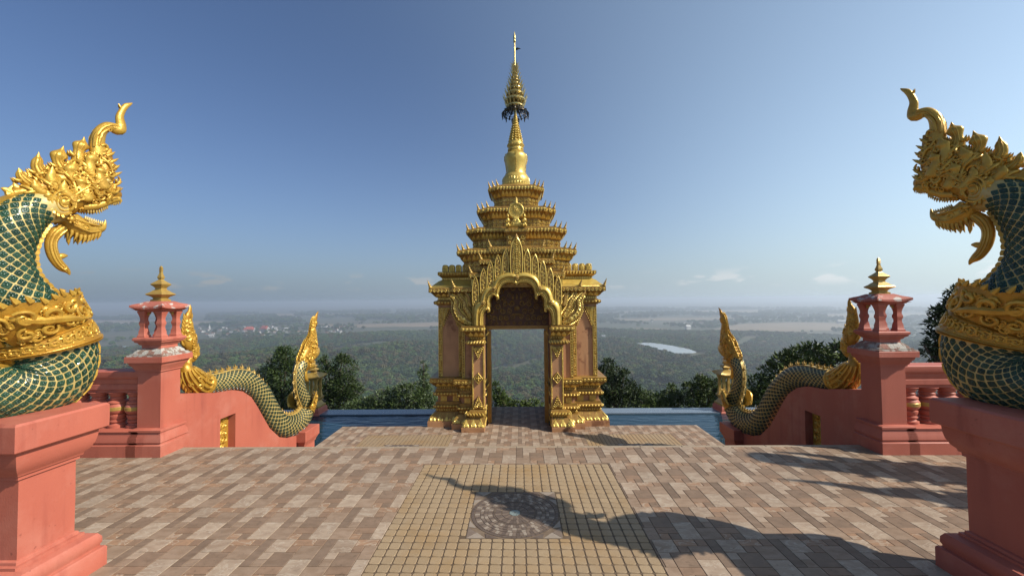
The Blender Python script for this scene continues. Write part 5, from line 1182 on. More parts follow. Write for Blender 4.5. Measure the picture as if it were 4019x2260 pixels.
b = MB(); b.box(-.71, .71, 9.30, 9.46, .94, 1.0); b.box(-.72, .72, 9.27, 9.44, 1.0, 1.045); b.box(-.70, .70, 9.255, 9.30, .965, .985); G('lintel', b, M['door_gold'], None, 0)
b = MB(); b.box(-.718, .718, 9.34, 11.05, 1.05, 1.95); G('passage_ceiling', b, M['terra'], None, 0)
# side flames at the feet of the arch
FLM = [[(1.0, 1.09, .06), (1.09, 1.12, .08), (1.19, 1.18, .10), (1.30, 1.286, .095), (1.364, 1.438, .076), (1.351, 1.565, .068), (1.414, 1.666, .055), (1.484, 1.73, .03), (1.522, 1.806, .003)],
       [(1.03, 1.22, .07), (1.06, 1.30, .07), (1.148, 1.438, .062), (1.174, 1.565, .05), (1.25, 1.666, .04), (1.30, 1.768, .024), (1.288, 1.822, .003)], [(1.02, 1.48, .05), (1.047, 1.56, .045), (1.06, 1.666, .042), (1.123, 1.755, .028), (1.174, 1.844, .003)]]
fz = lambda u, v, w_: (u, 8.96 + w_, v)
for i, fl in enumerate(FLM):
    b = MB(); b.sweep(fl, -.01 * i, .55, 10, 5, fz); fo = G2('flame_ornament', b, M['gold_under']); P = crom(fl, 4); c = MB()
    for k in range(2, len(P) - 6, 1):
        u, v, r = P[k]; t = P[k + 1][:2] - P[k - 1][:2]; t /= np.linalg.norm(t)
        if k % 2 == 0: curl(c, lambda a, e, l: fz(a, e, -r * .55 - .012), u, v, r * .55, k * 1.7, 1 if k % 4 else -1, 1.3, 0, 1.15, 9, 5)
        for s in (-1, 1): p = (u - s * t[1] * r, v + s * t[0] * r); c.tube([fz(p[0], p[1], -.02), fz(p[0] - s * t[1] * .012 + t[0] * .01, p[1] + s * t[0] * .012 + t[1] * .01, -.02), fz(p[0] - s * t[1] * .016 + t[0] * .036, p[1] + s * t[0] * .016 + t[1] * .036, -.02)], [.018, .014, .001], 5)
    u, v, r = P[8]; c.ball(fz(1.18, 1.19, -.07), .05, sq=(1, .5, 1)) if i == 0 else None
    G2('carving', c, M['gold_bright'], fo, 50, 'stuff')
b = MB(); b.box(1.0, 1.24, 9.0, 9.09, 1.04, 1.80); G2('flame_backing', b, M['gold_carved'])
# tall pointed leaves radiating over the arch
def tall_leaf(x, z0, z1, w_, y):
    h = z1 - z0; P = []
    prof = ((.40, 0), (.46, .12), (.5, .35), (.49, .55), (.42, .72), (.30, .84), (.14, .93), (0, 1))
    P = [(x + w_ * a, z0 + h * t) for a, t in prof] + [(x - w_ * a, z0 + h * t) for a, t in reversed(prof[:-1])]
    b = MB(); b.prism(P, lambda a, e, d: (a, d, e), y, y + .06, 0, .006); n0 = len(b.m)
    b.tube([(px, y - .004, pz) for px, pz in P], [.011] * len(P), 5)
    n_ = int(h / .05)
    for i in range(n_):
        t = (i + .6) / (n_ + .6); ww = w_ * np.interp(t, [p[1] for p in prof], [p[0] for p in prof])
        if w_ > .2:
            for s in (-1, 1): curl(b, lambda a, e, l: (a, y - .006, e), x + s * ww * .42, z0 + h * t, min(.036, ww * .36), i * 1.3, s, 1.2, 0, 1.2, 8, 4)
            b.ball((x, y - .01, z0 + h * t), .022)
        else:
            curl(b, lambda a, e, l: (a, y - .006, e), x + (.016 if i % 2 else -.016), z0 + h * t, ww * .42, i * 2.0, 1 if i % 2 else -1, 1.2, 0, 1.25, 8, 4)
    for i in range(int(h / .04)):
        t = (i + .5) / int(h / .04); ww = w_ * np.interp(t, [p[1] for p in prof], [p[0] for p in prof])
        for s in (-1, 1): b.tube([(x + s * (ww - .005), y + .02, z0 + h * t), (x + s * (ww + .012), y + .02, z0 + h * t + .022)], [.012, .001], 4)
    b.m[n0:] = [1] * (len(b.m) - n0)
    return b
for x, z0, z1 in ((.90, 1.50, 2.125), (.727, 1.75, 2.30), (.571, 1.90, 2.46), (.405, 2.05, 2.60), (.238, 2.15, 2.71)): G2('leaf_plume', tall_leaf(x, z0, z1, .135, 8.80), [M['gold_under'], M['gold_bright']])
b = tall_leaf(0, 2.12, 3.0, .27, 8.77)
for s in (-1, 1):
    for z, o in ((2.98, .06), (2.93, .10)): b.tube([(0, 8.79, z - .06), (s * o * .6, 8.79, z - .03), (s * o, 8.79, z + .02)], [.03, .022, .001], 5)
b.tube([(0, 8.78, 2.96), (.004, 8.78, 3.0), (0, 8.78, 3.06)], [.04, .026, .001], 6); G('central_leaf', b, [M['gold_under'], M['gold_bright']])

# ---- stepped porch gables behind the leaves
for h, zt, yf_ in ((1.05, 2.21, 8.88), (.83, 2.51, 8.90), (.62, 2.79, 8.92)):
    pl = rect(-h, h, yf_, 9.8, (-1, 1, -1, 0)); b = MB(); b.molding(pl, [(-.09, zt - .32), (-.09, zt - .14), (-.05, zt - .12), (-.01, zt - .10), (0, zt - .095), (0, zt - .015), (-.015, zt), (-.05, zt + .012), (-.2, zt + .03)]); pg = G('porch_gable', b, M['gold_under']); c = MB()
    curlrow(c, pl, .07, zt - .055, .032, .004, yf_ + .3); beads(c, pl, .07, zt - .098, .015, yf_ + .3); curlrow(c, off(pl, -.09), .10, zt - .225, .045, .006, yf_ + .3); G('carving', c, M['gold_bright'], pg, 50, 'stuff')
    for s in (1, -1): finial(pg, s * (h - .03), yf_ + .03, zt, -pi / 4 if s > 0 else -3 * pi / 4, 1.25)
b = MB(); b.box(-1.0, 1.0, 9.35, 11.25, 1.92, 2.40); G('tower_core', b, M['terra'], None, 0)

# ---- tiered roof
TI = [(1.36, 2.75, .125), (1.165, 3.26, .125), (.935, 3.78, .12), (.675, 4.36, .10)]
for i, (h, zt, st_) in enumerate(TI):
    pl = redent(h, st_, 0, GY); ws = -.14; nz_ = zt + (.06 if i < 3 else .10); nh = (TI[i + 1][0] - .14 - h) if i < 3 else -.30
    b = MB(); b.molding(pl, [(ws, zt - .50), (ws, zt - .27), (ws + .015, zt - .262), (ws + .02, zt - .248), (-.085, zt - .18), (-.045, zt - .118), (-.03, zt - .108), (0, zt - .10), (.002, zt - .018), (-.012, zt), (-.03, zt + .004), (-.05, zt + .016), (nh * .9, nz_)])
    ti = G('roof_tier', b, M['gold_under'], None, 30); c = MB(); ym = GY + .2
    curlrow(c, off(pl, ws), .085, zt - .325, .040, .006, ym, 1.1); curlrow(c, off(pl, ws), .085, zt - .41, .034, .006, ym, 1.1)
    leaves(c, off(pl, -.118), .085, zt - .245, zt - .12, .02, ym, .080); leaves(c, off(pl, -.001), .075, zt - .098, zt - .04, .02, ym, 0, False, .9); curlrow(c, pl, .075, zt - .052, .030, .006, ym, 1.1); beads(c, pl, .075, zt - .105, .013, ym)
    G('carving', c, M['gold_bright'], ti, 50, 'stuff')
    for qd in range(4):
        for k in (0, 2, 4):
            x, y, sx, sy = pl[qd * 5 + k]; finial(ti, x - sx * .025, y - sy * .025, zt - .004, atan2(sy, sx), 1.12)
# ---- wheel on its bracket
wy = 8.92; pl = rect(-.255, .255, wy, 9.5, (-1, 1, -1, 0)); b = MB(); b.molding(pl, [(-.04, 2.80), (-.04, 3.06), (-.02, 3.085), (0, 3.10), (.01, 3.11), (.01, 3.19), (-.005, 3.20), (-.06, 3.225), (-.10, 3.24)]); wb = G('wheel_bracket', b, M['gold_under']); c = MB()
curlrow(c, off(pl, .01), .075, 3.15, .032, .004, wy + .3); curlrow(c, off(pl, -.04), .15, 3.0, .06, .006, wy + .1); curlrow(c, off(pl, -.04), .15, 2.88, .05, .006, wy + .1); G('carving', c, M['gold_bright'], wb, 50, 'stuff')
b = MB(); wc = (0, wy + .06, 3.60)
for r, tr in ((.155, .024), (.118, .010), (.036, .016)): b.tube([(wc[0] + r * cos(a), wc[1], wc[2] + r * sin(a)) for a in np.linspace(0, 2 * pi, 33)], tr, 6)
for k in range(16): a = k * pi / 8; b.tube([(wc[0] + .03 * cos(a), wc[1], wc[2] + .03 * sin(a)), (wc[0] + .14 * cos(a), wc[1], wc[2] + .14 * sin(a))], [.008, .013], 5); b.ball((wc[0] + .172 * cos(a), wc[1], wc[2] + .172 * sin(a)), .018)
b.ball(wc, .026); b.tube([(0, wc[1], 3.76), (0, wc[1], 3.81), (.01, wc[1], 3.86), (0, wc[1], 3.91)], [.045, .035, .02, .002], 6); b.prism([(-.15, 3.22), (.15, 3.22), (.12, 3.32), (.06, 3.40), (.05, 3.47), (-.05, 3.47), (-.06, 3.40), (-.12, 3.32)], lambda a, e, d: (a, d, e), wy + .03, wy + .10, 0, .01)
for s in (-1, 1): curl(b, lambda a, e, l: (a, wy + .03, e), s * .08, 3.29, .04, 0 if s > 0 else pi, s, 1.4, 0, 1.2); curl(b, lambda a, e, l: (a, wy + .03, e), s * .03, 3.37, .03, 2, -s, 1.3, 0, 1.2)
b.prism([(.15 * cos(a), 3.60 + .15 * sin(a)) for a in np.linspace(0, 2 * pi, 25)[:-1]], lambda a, e, d: (a, d, e), wy + .06, wy + .085); G('wheel', b, M['gold_dull'], None, 50)
for s in (-1, 1):                                                       # small kneeling figures beside the wheel
    b = MB(); x = s * .185; f3 = lambda u, v, w_: (x + w_, wy + u, v)
    b.sweep([(.06, 3.235, .03), (.055, 3.27, .055), (.05, 3.32, .042), (.052, 3.37, .05), (.05, 3.405, .045), (.05, 3.425, .018), (.048, 3.445, .02), (.046, 3.465, .032), (.046, 3.49, .026), (.05, 3.515, .012), (.05, 3.535, .002)], 0, .9, 10, 3, f3)
    for q in (-1, 1):
        b.sweep([(.055, 3.40, .018), (.045, 3.35, .017), (.0, 3.345, .014), (-.02, 3.375, .012)], q * .035, .9, 6, 3, f3); b.sweep([(.07, 3.25, .03), (.02, 3.27, .032), (-.03, 3.25, .026), (.0, 3.235, .02)], q * .03, .9, 8, 3, f3)
    G('kneeling_figure', b, M['gold_dull'], None, 60)

# ---- bell and spire
SX, SY = 0.0, GY
def LZ(name, prof, m=M['gold_dull'], n=24, parent=None):
    b = MB(); b.lathe(prof, n, (SX, SY, 0)); return G(name, b, m, parent, 45)
rs = LZ('lotus_ring', [(.30, 4.44), (.36, 4.45), (.37, 4.50), (.345, 4.53), (.35, 4.55), (.36, 4.62), (.345, 4.70), (.30, 4.76), (.28, 4.80)]); c = MB()
cir = [(SX + .345 * cos(a), SY + .345 * sin(a), cos(a), sin(a)) for a in np.linspace(0, 2 * pi, 33)[:-1]]; leaves(c, cir, .05, 4.60, 4.77, .03, None, -.05); leaves(c, cir, .05, 4.46, 4.56, .02, None, .01, False); G('carving', c, M['gold_bright'], rs, 50, 'stuff')
bell = LZ('bell', [(.255, 4.80), (.245, 4.84), (.238, 4.90), (.245, 5.0), (.264, 5.10), (.284, 5.18), (.29, 5.24), (.278, 5.30), (.24, 5.345), (.19, 5.37)], n=32); c = MB()
for k in range(4):
    a = k * pi / 2 - pi / 2
    for i in range(9): z = 4.84 + i * .06; r = np.interp(z, [4.8, 4.9, 5.0, 5.1, 5.18, 5.24, 5.3, 5.345], [.255, .238, .245, .264, .284, .29, .278, .24]) + .006; q = (cos(a), sin(a)); curl(c, lambda u, e, l: (SX + q[0] * r - q[1] * u, SY + q[1] * r + q[0] * u, e), 0, z, .034, i, 1 if i % 2 else -1, 1.2, 0, 1.2, 8, 4)
G('bell_band', c, M['gold_bright'], bell, 50, 'stuff')
nk = LZ('neck_ring', [(.20, 5.36), (.215, 5.375), (.20, 5.39), (.185, 5.42), (.195, 5.47), (.185, 5.49), (.205, 5.52), (.212, 5.56), (.205, 5.60), (.18, 5.63), (.172, 5.66)]); c = MB()
for rr_, z in ((.195, 5.44), (.212, 5.56)):
    cir = [(SX + rr_ * cos(a), SY + rr_ * sin(a), cos(a), sin(a)) for a in np.linspace(0, 2 * pi, 21)[:-1]]; curlrow(c, cir, .06, z, .03, .003)
G('carving', c, M['gold_bright'], nk, 50, 'stuff')
for i in range(11):
    z = 5.65 + i * .066; r = .168 - i * .0125; LZ('spire_ring', [(r * .80, z), (r * .95, z + .006), (r, z + .018), (r * .98, z + .032), (r * .82, z + .046), (r * .76, z + .066)], n=18)
    c = MB(); 
    for k in range(12): a = 2 * pi * k / 12; c.ball((SX + r * cos(a), SY + r * sin(a), z + .022), r * .17)
    G('ring_beads', c, M['gold_bright'], None, 50, 'stuff')
LZ('spire_shaft', [(.034, 6.35), (.03, 6.6), (.028, 7.0), (.024, 7.6), (.022, 7.74), (.020, 8.0), (.014, 8.27)], M['silver_gold'], 10)
b = MB()                                                                # dark filigree parasol
for k in range(12):
    a = 2 * pi * k / 12; q = (cos(a), sin(a))
    for cr, cz, sz, hd in ((.14, 6.50, .06, 1), (.22, 6.47, .06, -1), (.29, 6.42, .05, 1), (.32, 6.37, .04, -1)): curl(b, lambda u, e, l: (SX + q[0] * u, SY + q[1] * u, e), cr, cz, sz, k, hd, 1.4, 0, .8, 10, 4)
    b.tube([(SX + q[0] * r, SY + q[1] * r, z) for r, z in ((.03, 6.56), (.12, 6.545), (.22, 6.50), (.30, 6.44), (.345, 6.37))], .009, 4)
    a2 = a + pi / 12; b.tube([(SX + r * cos(a2), SY + r * sin(a2), z) for r, z in ((.31, 6.42), (.35, 6.36), (.335, 6.30), (.36, 6.27))], [.016, .02, .014, .002], 5)
for r, z in ((.12, 6.545), (.22, 6.50), (.30, 6.44), (.335, 6.385)): b.tube([(SX + r * cos(a), SY + r * sin(a), z) for a in np.linspace(0, 2 * pi, 37)], .008, 4)
G('parasol', b, M['dark_metal'], None, 50)
for i, (r, z, hh) in enumerate(((.22, 6.55, .13), (.265, 6.70, .14), (.215, 6.88, .12), (.17, 7.02, .11), (.14, 7.13, .10), (.115, 7.23, .09), (.09, 7.32, .09), (.07, 7.42, .08), (.055, 7.51, .07), (.045, 7.59, .06))):
    b = MB(); b.lathe([(r * .60, z - .02), (r * .86, z), (r, z + .01), (r * 1.02, z + hh * .3), (r * .95, z + hh * .42), (r * .78, z + hh * .62), (r * .62, z + hh * .95)], 20, (SX, SY, 0))
    n_ = max(6, int(2 * pi * r / .09))
    for k in range(n_): a = 2 * pi * k / n_; q = (cos(a), sin(a)); b.tube([(SX + q[0] * r * .95, SY + q[1] * r * .95, z + hh * .3), (SX + q[0] * (r + .02), SY + q[1] * (r + .02), z + hh * .3 + .03), (SX + q[0] * (r + .034), SY + q[1] * (r + .034), z + hh * .3 + .085), (SX + q[0] * (r + .075), SY + q[1] * (r + .075), z + hh * .3 + .13)], [.018, .02, .013, .002], 4); curl(b, lambda u, e, l: (SX + q[0] * r * .97 - q[1] * u, SY + q[1] * r * .97 + q[0] * u, e), 0, z - .01, .03, k, 1, 1.2, 0, .9, 7, 4)
    G('crown_tier', b, M['silver_gold'], None, 50)
b = MB(); b.lathe([(.012, 8.24), (.03, 8.26), (.036, 8.29), (.025, 8.33), (.03, 8.345), (.034, 8.38), (.026, 8.43), (.012, 8.50), (.001, 8.56)], 10, (SX, SY, 0)); G('spear_tip', b, M['silver_gold'])
b = MB(); b.prism([(.02, 8.06), (.06, 8.055), (.11, 8.08), (.16, 8.085), (.12, 8.105), (.08, 8.12), (.04, 8.11), (.02, 8.09)], lambda a, e, d: (SX + a, SY + d, e), -.006, .006); G('vane', b, M['dark_metal'])

# ================================================================== LANDSCAPE
def H(x, y):
    r = hypot(x, y - 3); t = min(1, max(0, (r - 12) / 430)); z = -3.2 - 115 * (1 - (1 - t) ** 2)
    k = min(1, max(0, (r - 380) / 300)) * max(0.0, min(1.0, 1 - (r - 1180) / 300))
    q = hypot((x - 335 + (940 - y) * .36) * 1.9, (y - 900) * (.62 if y < 900 else 1.3)); k *= min(1.0, max(0.0, (q - 190) / 120))
    z += k * (17 * sin(x / 190 + 1.3) * cos(y / 210 + .4) + 11 * sin(x / 97 - y / 120) + 5 * sin(x / 47 + y / 71)) - (4 if r > 300 else 0) * min(1, (max(r, 300) - 300) / 100)
    return z
RIVER = [(316, 838), (330, 835), (352, 838), (366, 850), (372, 905), (362, 960), (345, 1010), (325, 1040), (300, 1036), (262, 1052), (262, 1040), (292, 1010), (305, 960), (304, 900)]
RIVER = [(y_ * x_ / y_, y_) for x_, y_ in RIVER]
def inpoly(p, poly):
    c = False; n = len(poly); j = n - 1
    for i in range(n):
        if (poly[i][1] > p[1]) != (poly[j][1] > p[1]) and p[0] < (poly[j][0] - poly[i][0]) * (p[1] - poly[i][1]) / (poly[j][1] - poly[i][1]) + poly[i][0]: c = not c
        j = i
    return c
FIELDS = [[(-3700, 2350), (-3000, 2300), (-2350, 2250), (-1700, 2220), (-1500, 2330), (-1550, 2480), (-2300, 2700), (-3100, 2950), (-3900, 3000)],
          [(-820, 1900), (-420, 1880), (-330, 1930), (-300, 2160), (-420, 2260), (-640, 2200), (-860, 2120)], [(-1150, 2050), (-900, 2020), (-860, 2120), (-1080, 2190)], [(-300, 2330), (-60, 2300), (100, 2420), (-200, 2600), (-420, 2560)],
          [(690, 1500), (980, 1450), (1270, 1520), (1480, 1640), (1520, 1850), (1330, 1960), (1050, 1900), (860, 1720)], [(520, 2260), (820, 2230), (1240, 2300), (1300, 2450), (800, 2500), (560, 2440)], [(1750, 2350), (2500, 2400), (3000, 2800), (2300, 2900), (1800, 2600)],
          [(420, 1590), (560, 1580), (600, 1650), (470, 1690)], [(-3000, 3600), (-1500, 3500), (-1200, 3800), (-2600, 4200)], [(700, 3300), (2100, 3300), (2600, 3900), (1000, 3800)], [(-700, 2900), (100, 2950), (0, 3250), (-700, 3200)]]
mb = MB(); RR = [0.0, 6, 12, 20, 32, 50, 75, 105, 140, 180, 225, 275, 330] + [330 * 1.075 ** i for i in range(1, 51)]; NA = 240
mb.v.append((0, 3, -3.4))
for r in RR[1:]:
    for j in range(NA): a = 2 * pi * j / NA; x, y = r * sin(a), 3 + r * cos(a); mb.v.append((x, y, H(x, y)))
for j in range(NA): mb.f.append((0, 1 + (j + 1) % NA, 1 + j))
for i in range(len(RR) - 2):
    for j in range(NA): a = 1 + i * NA + j; b_ = 1 + i * NA + (j + 1) % NA; mb.f.append((a, b_, b_ + NA, a + NA))
mb.m = [0] * len(mb.f); build('valley_terrain', mb, M['plain'], None, 60, 'structure')
def sheet(name, poly, m, lift):
    P = [Vector((x, y, 0)) for x, y in poly]; b = MB(); zmax = max(H(x, y) for x, y in poly) + lift; q = []
    n = len(poly); r_ = random.Random(len(poly) * 7 + int(poly[0][0]))
    for i in range(n):                                                # uneven outline
        a, c = P[i], P[(i + 1) % n]
        for k in range(6): t = k / 6; e = a.lerp(c, t); d = (c - a).length * .035 * (0 if k == 0 else 1); q.append((e.x + r_.uniform(-d, d), e.y + r_.uniform(-d, d)))
    b.prism(q, lambda x, y, d: (x, y, d), zmax, zmax - 1.5); return build(name, b, m, None, 0, 'structure')
for p in FIELDS: sheet('field', p, M['field'], .8)
sheet('river', RIVER, M['river'], .8)
sheet('pond', [(-1130, 1085), (-1075, 1075), (-1060, 1112), (-1100, 1150), (-1160, 1152), (-1180, 1120)], M['river'], .8)

# ---- crowns of the valley trees
def crown_mesh(nm, seed, m, tall=.8):
    r_ = random.Random(seed); b = MB()
    for i in range(30):
        a = r_.uniform(0, 2 * pi); u = r_.uniform(-.35, 1); rr = sqrt(max(0, 1 - u * u)) * r_.uniform(.55, .85); s = r_.uniform(.20, .36); q = (r_.uniform(.8, 1.3), r_.uniform(.8, 1.3), r_.uniform(.6, .9)); o = len(b.v)
        b.add([(rr * cos(a) + (p.x + r_.uniform(-.35, .35)) * s * q[0], rr * sin(a) + (p.y + r_.uniform(-.35, .35)) * s * q[1], u * tall * .8 + (p.z + r_.uniform(-.3, .3)) * s * q[2]) for p in ICO[0]], ICO[1])
    for i in range(120):
        a = r_.uniform(0, 2 * pi); u = r_.uniform(-.2, 1); rr = sqrt(max(0, 1 - u * u)) * r_.uniform(.8, 1.15); c = Vector((rr * cos(a), rr * sin(a), u * tall)); s = r_.uniform(.05, .12)
        d1 = Vector((r_.gauss(0, 1), r_.gauss(0, 1), r_.gauss(0, .6))).normalized(); d2 = d1.orthogonal().normalized()
        b.add([c + d1 * s * 1.6, c + d2 * s, c - d1 * s * 1.6, c - d2 * s], [(0, 1, 2, 3)])
    b.tube([(0, 0, -1.5), (.02, .01, -.7), (0, 0, .2)], [.09, .07, .04], 5)
    return mesh(nm, b, m, 0)
CR = [crown_mesh('forest_tree', 40 + i, M['far%d' % (i % 4)], (.8, .95, .7, 1.1, .8, .7)[i % 6]) for i in range(8)]
rng = random.Random(21)
def pnoise(x, y, s): return sin(x / s + 1.7 * sin(y / (s * 1.3))) + cos(y / s * 1.1 + 1.3 * sin(x / (s * .8) + 2)) * .9
pts = []
def try_pt(r, a, sc, sep=None):
    x, y = r * sin(a), r * cos(a); 
    if y < 100: return
    if 150 < x < 400 and 640 < y < 1070 and (inpoly((x, y), RIVER) or inpoly((x * 1.0, y + 55), RIVER)): return
    if -1190 < x < -1050 and 1070 < y < 1160: return
    if y > 1400 or abs(x) > 1000:
        for f in FIELDS:
            if inpoly((x, y), f): return
    d = abs(x - (320 + (y - 1050) * .05 - 240 * (y - 1050) / 900)) if 1050 < y < 1500 else 99
    if d < 9: return
    pts.append((x, y, sc))
n1 = 40000
for _ in range(n1):
    r = sqrt(rng.uniform(300 ** 2, 1560 ** 2)); a = rng.uniform(-.93, .93); x, y = r * sin(a), r * cos(a)
    if pnoise(x, y, 60) + pnoise(x, y, 23) * .5 < -1.55: continue
    try_pt(r, a, rng.uniform(3.6, 7.2) * (1 + .22 * pnoise(x, y, 120) * .5))
for _ in range(30000):
    r = sqrt(rng.uniform(1500 ** 2, 5200 ** 2)); a = rng.uniform(-.93, .93); x, y = r * sin(a), r * cos(a)
    if pnoise(x, y, 170) + pnoise(x, y, 61) * .7 < -.1 + .35 * (r > 2600): continue
    if -1500 < x < -560 and 1480 < y < 2050 and rng.random() < .55: continue
    try_pt(r, a, rng.uniform(4.5, 8.0) * (1.0 if r < 2500 else 1.7))
pts.sort(key=lambda p: p[0] ** 2 + p[1] ** 2)
# the nearest ones in view are trees of their own
single = []; rest = []
for p in pts:
    z = H(p[0], p[1]); q = Vector((p[0], p[1], z)) - CAM; d = q.dot(fwd)
    if len(single) < 300 and d > 395 and abs(q.dot(rt) / d) < 1.1 and -.262 < q.dot(up) / d: single.append(p)
    else: rest.append(p)
for x, y, sc in single:
    o = obj('forest_tree', CR[rng.randrange(8)], None, (x, y, H(x, y) + sc * 1.2), rng.uniform(0, 6.28)); o.scale = (sc, sc, sc * rng.uniform(.8, 1.15))
    tag(o, 'rounded green tree crown in the hazy forest on the valley slope', 'tree', 'forest trees on the nearer slope')
src = bpy.data.collections.new('crown shapes')
for i, me in enumerate(CR): src.objects.link(bpy.data.objects.new('crown_%d' % i, me))
me = bpy.data.meshes.new('forest'); me.from_pydata([(x, y, H(x, y) + sc * 1.1) for x, y, sc in rest], [], [])
at = me.attributes.new('size', 'FLOAT', 'POINT'); at.data.foreach_set('value', [sc for _, _, sc in rest])
at = me.attributes.new('turn', 'FLOAT', 'POINT'); at.data.foreach_set('value', [rng.uniform(0, 6.28) for _ in rest])
at = me.attributes.new('shape', 'INT', 'POINT'); at.data.foreach_set('value', [int((pnoise(x, y, 150) + 2) * 2.2 + rng.random() * 2.5) % 8 for x, y, _ in rest])
fo = obj('forest', me, None, None, None, 'stuff')
ng_ = bpy.data.node_groups.new('forest spread', 'GeometryNodeTree')
ng_.interface.new_socket('Geometry', in_out='INPUT', socket_type='NodeSocketGeometry'); ng_.interface.new_socket('Geometry', in_out='OUTPUT', socket_type='NodeSocketGeometry')
a = ng_.nodes.new('NodeGroupInput'); z = ng_.nodes.new('NodeGroupOutput'); ip = ng_.nodes.new('GeometryNodeInstanceOnPoints'); ci = ng_.nodes.new('GeometryNodeCollectionInfo')
ci.inputs['Collection'].default_value = src; ci.inputs['Separate Children'].default_value = True; ci.inputs['Reset Children'].default_value = True; ip.inputs['Pick Instance'].default_value = True
def na(n, ty):
    q = ng_.nodes.new('GeometryNodeInputNamedAttribute'); q.data_type = ty; q.inputs['Name'].default_value = n; return q.outputs['Attribute']
cx = ng_.nodes.new('ShaderNodeCombineXYZ'); ng_.links.new(na('turn', 'FLOAT'), cx.inputs['Z']); ng_.links.new(cx.outputs[0], ip.inputs['Rotation'])
ng_.links.new(na('size', 'FLOAT'), ip.inputs['Scale']); ng_.links.new(na('shape', 'INT'), ip.inputs['Instance Index'])
ng_.links.new(a.outputs[0], ip.inputs['Points']); ng_.links.new(ci.outputs[0], ip.inputs['Instance']); ng_.links.new(ip.outputs[0], z.inputs[0])
fo.modifiers.new('spread', 'NODES').node_group = ng_

# ---- village
def house_mesh(nm, wm, rm, w_, d_, h_, rh):
    b = MB(); b.box(-w_ / 2, w_ / 2, -d_ / 2, d_ / 2, -2, h_, 0); e = .8
    b.prism([(-d_ / 2 - e, h_ - .15), (0, h_ + rh), (d_ / 2 + e, h_ - .15), (d_ / 2 + e, h_ + .1), (0, h_ + rh + .35), (-d_ / 2 - e, h_ + .1)], lambda a_, c, d: (d, a_, c), -w_ / 2 - e, w_ / 2 + e, 1)
    b.prism([(-d_ / 2, h_ - .16), (d_ / 2, h_ - .16), (0, h_ + rh - .05)], lambda a_, c, d: (d, a_, c), -w_ / 2, w_ / 2, 0)
    for k in (-1, 1): b.box(k * w_ * .27 - .6, k * w_ * .27 + .6, -d_ / 2 - .06, -d_ / 2 + .02, 1.0, h_ * .75, 2)
    return mesh(nm, b, [wm, rm, M['dark_metal']], 0)
HM_ = [(house_mesh('house', M['white_wall'], M['tin'], 12, 8, 5, 3), 'small white walled house with a grey roof among the valley trees', 'grey roofed village houses'), (house_mesh('house', M['white_wall'], M['rust'], 14, 9, 5, 3.5), 'small house with a rusty brown roof in the valley village', 'brown roofed village houses'),
       (house_mesh('house', M['white_wall'], M['white_wall'], 16, 9, 5, 2.5), 'small pale house with a whitish roof in the valley village', 'white roofed village houses')]
for i in range(110):
    for _ in range(40):
        if i < 82: y = rng.uniform(1380, 1990); x = y * rng.uniform(-.80, -.42)
        elif i < 96: y = rng.uniform(1700, 2500); x = y * rng.uniform(.3, .8)
        else: y = rng.uniform(1150, 1500); x = y * rng.uniform(-.02, .72)
        if not any(inpoly((x, y), f) for f in FIELDS): break
    k = rng.choice((0, 1, 1, 2)); o = obj('house', HM_[k][0], None, (x, y, H(x, y) + 3.5), rng.uniform(-.6, .6)); s = rng.uniform(.5, .95); o.scale = (s, s, s); tag(o, HM_[k][1], 'house', HM_[k][2])
def hall(x, y, s, rz, label):
    t = thing('temple_hall', label, 'temple', (x, y, H(x, y) + 5), rz); b = MB(); b.box(-14 * s, 14 * s, -6 * s, 6 * s, -6, 7 * s); build('wall', b, M['white_wall'], t, 0)
    for i, (x0, x1, z0, z1, d) in enumerate(((-16, 16, 7, 14, 8.5), (-11, 11, 10, 17.5, 7))):
        b = MB(); b.prism([(-d * s, z0 * s - .3), (-d * s * .45, z0 * s + (z1 - z0) * s * .45), (0, z1 * s), (d * s * .45, z0 * s + (z1 - z0) * s * .45), (d * s, z0 * s - .3)], lambda a_, c, e: (e, a_, c), x0 * s, x1 * s); build('roof', b, M['red_roof'], t, 0)
    b = MB()
    for k in (-1, 1): b.prism([(-6.5 * s, 7.2 * s), (0, 13.4 * s), (6.5 * s, 7.2 * s)], lambda a_, c, e: (e, a_, c), k * 16.05 * s, k * 16.3 * s)
    build('gable', b, M['white_wall'], t, 0)
hall(-1092, 1625, 1.15, .15, 'left one of two red roofed temple halls in the valley village'); hall(-1046, 1650, 1.25, -.35, 'right one of two red roofed temple halls with a white gable in the valley village')
b = MB(); b.lathe([(6, -4), (6, 3), (5, 3), (5, 6), (4, 7), (3.6, 11), (2.6, 14), (1.2, 17), (.6, 22), (.1, 27)], 12); o = build('stupa', b, M['white_wall'], None, 40, None, (-1429, 1847, H(-1429, 1847))); tag(o, 'tiny white stupa standing alone above the valley trees', 'stupa')
o = obj('warehouse', house_mesh('warehouse', M['white_wall'], M['white_wall'], 42, 16, 8, 4), None, (1447, 1844, H(1447, 1844) + 4), -.1); tag(o, 'long bright white warehouse alone at the edge of the dry field', 'warehouse')
o = obj('pavilion', house_mesh('pavilion', M['white_wall'], M['white_wall'], 20, 12, 9, 6), None, (650, 1580, H(650, 1580) + 4), .3); tag(o, 'white pavilion beside the tall dark clump of trees near the river', 'pavilion')

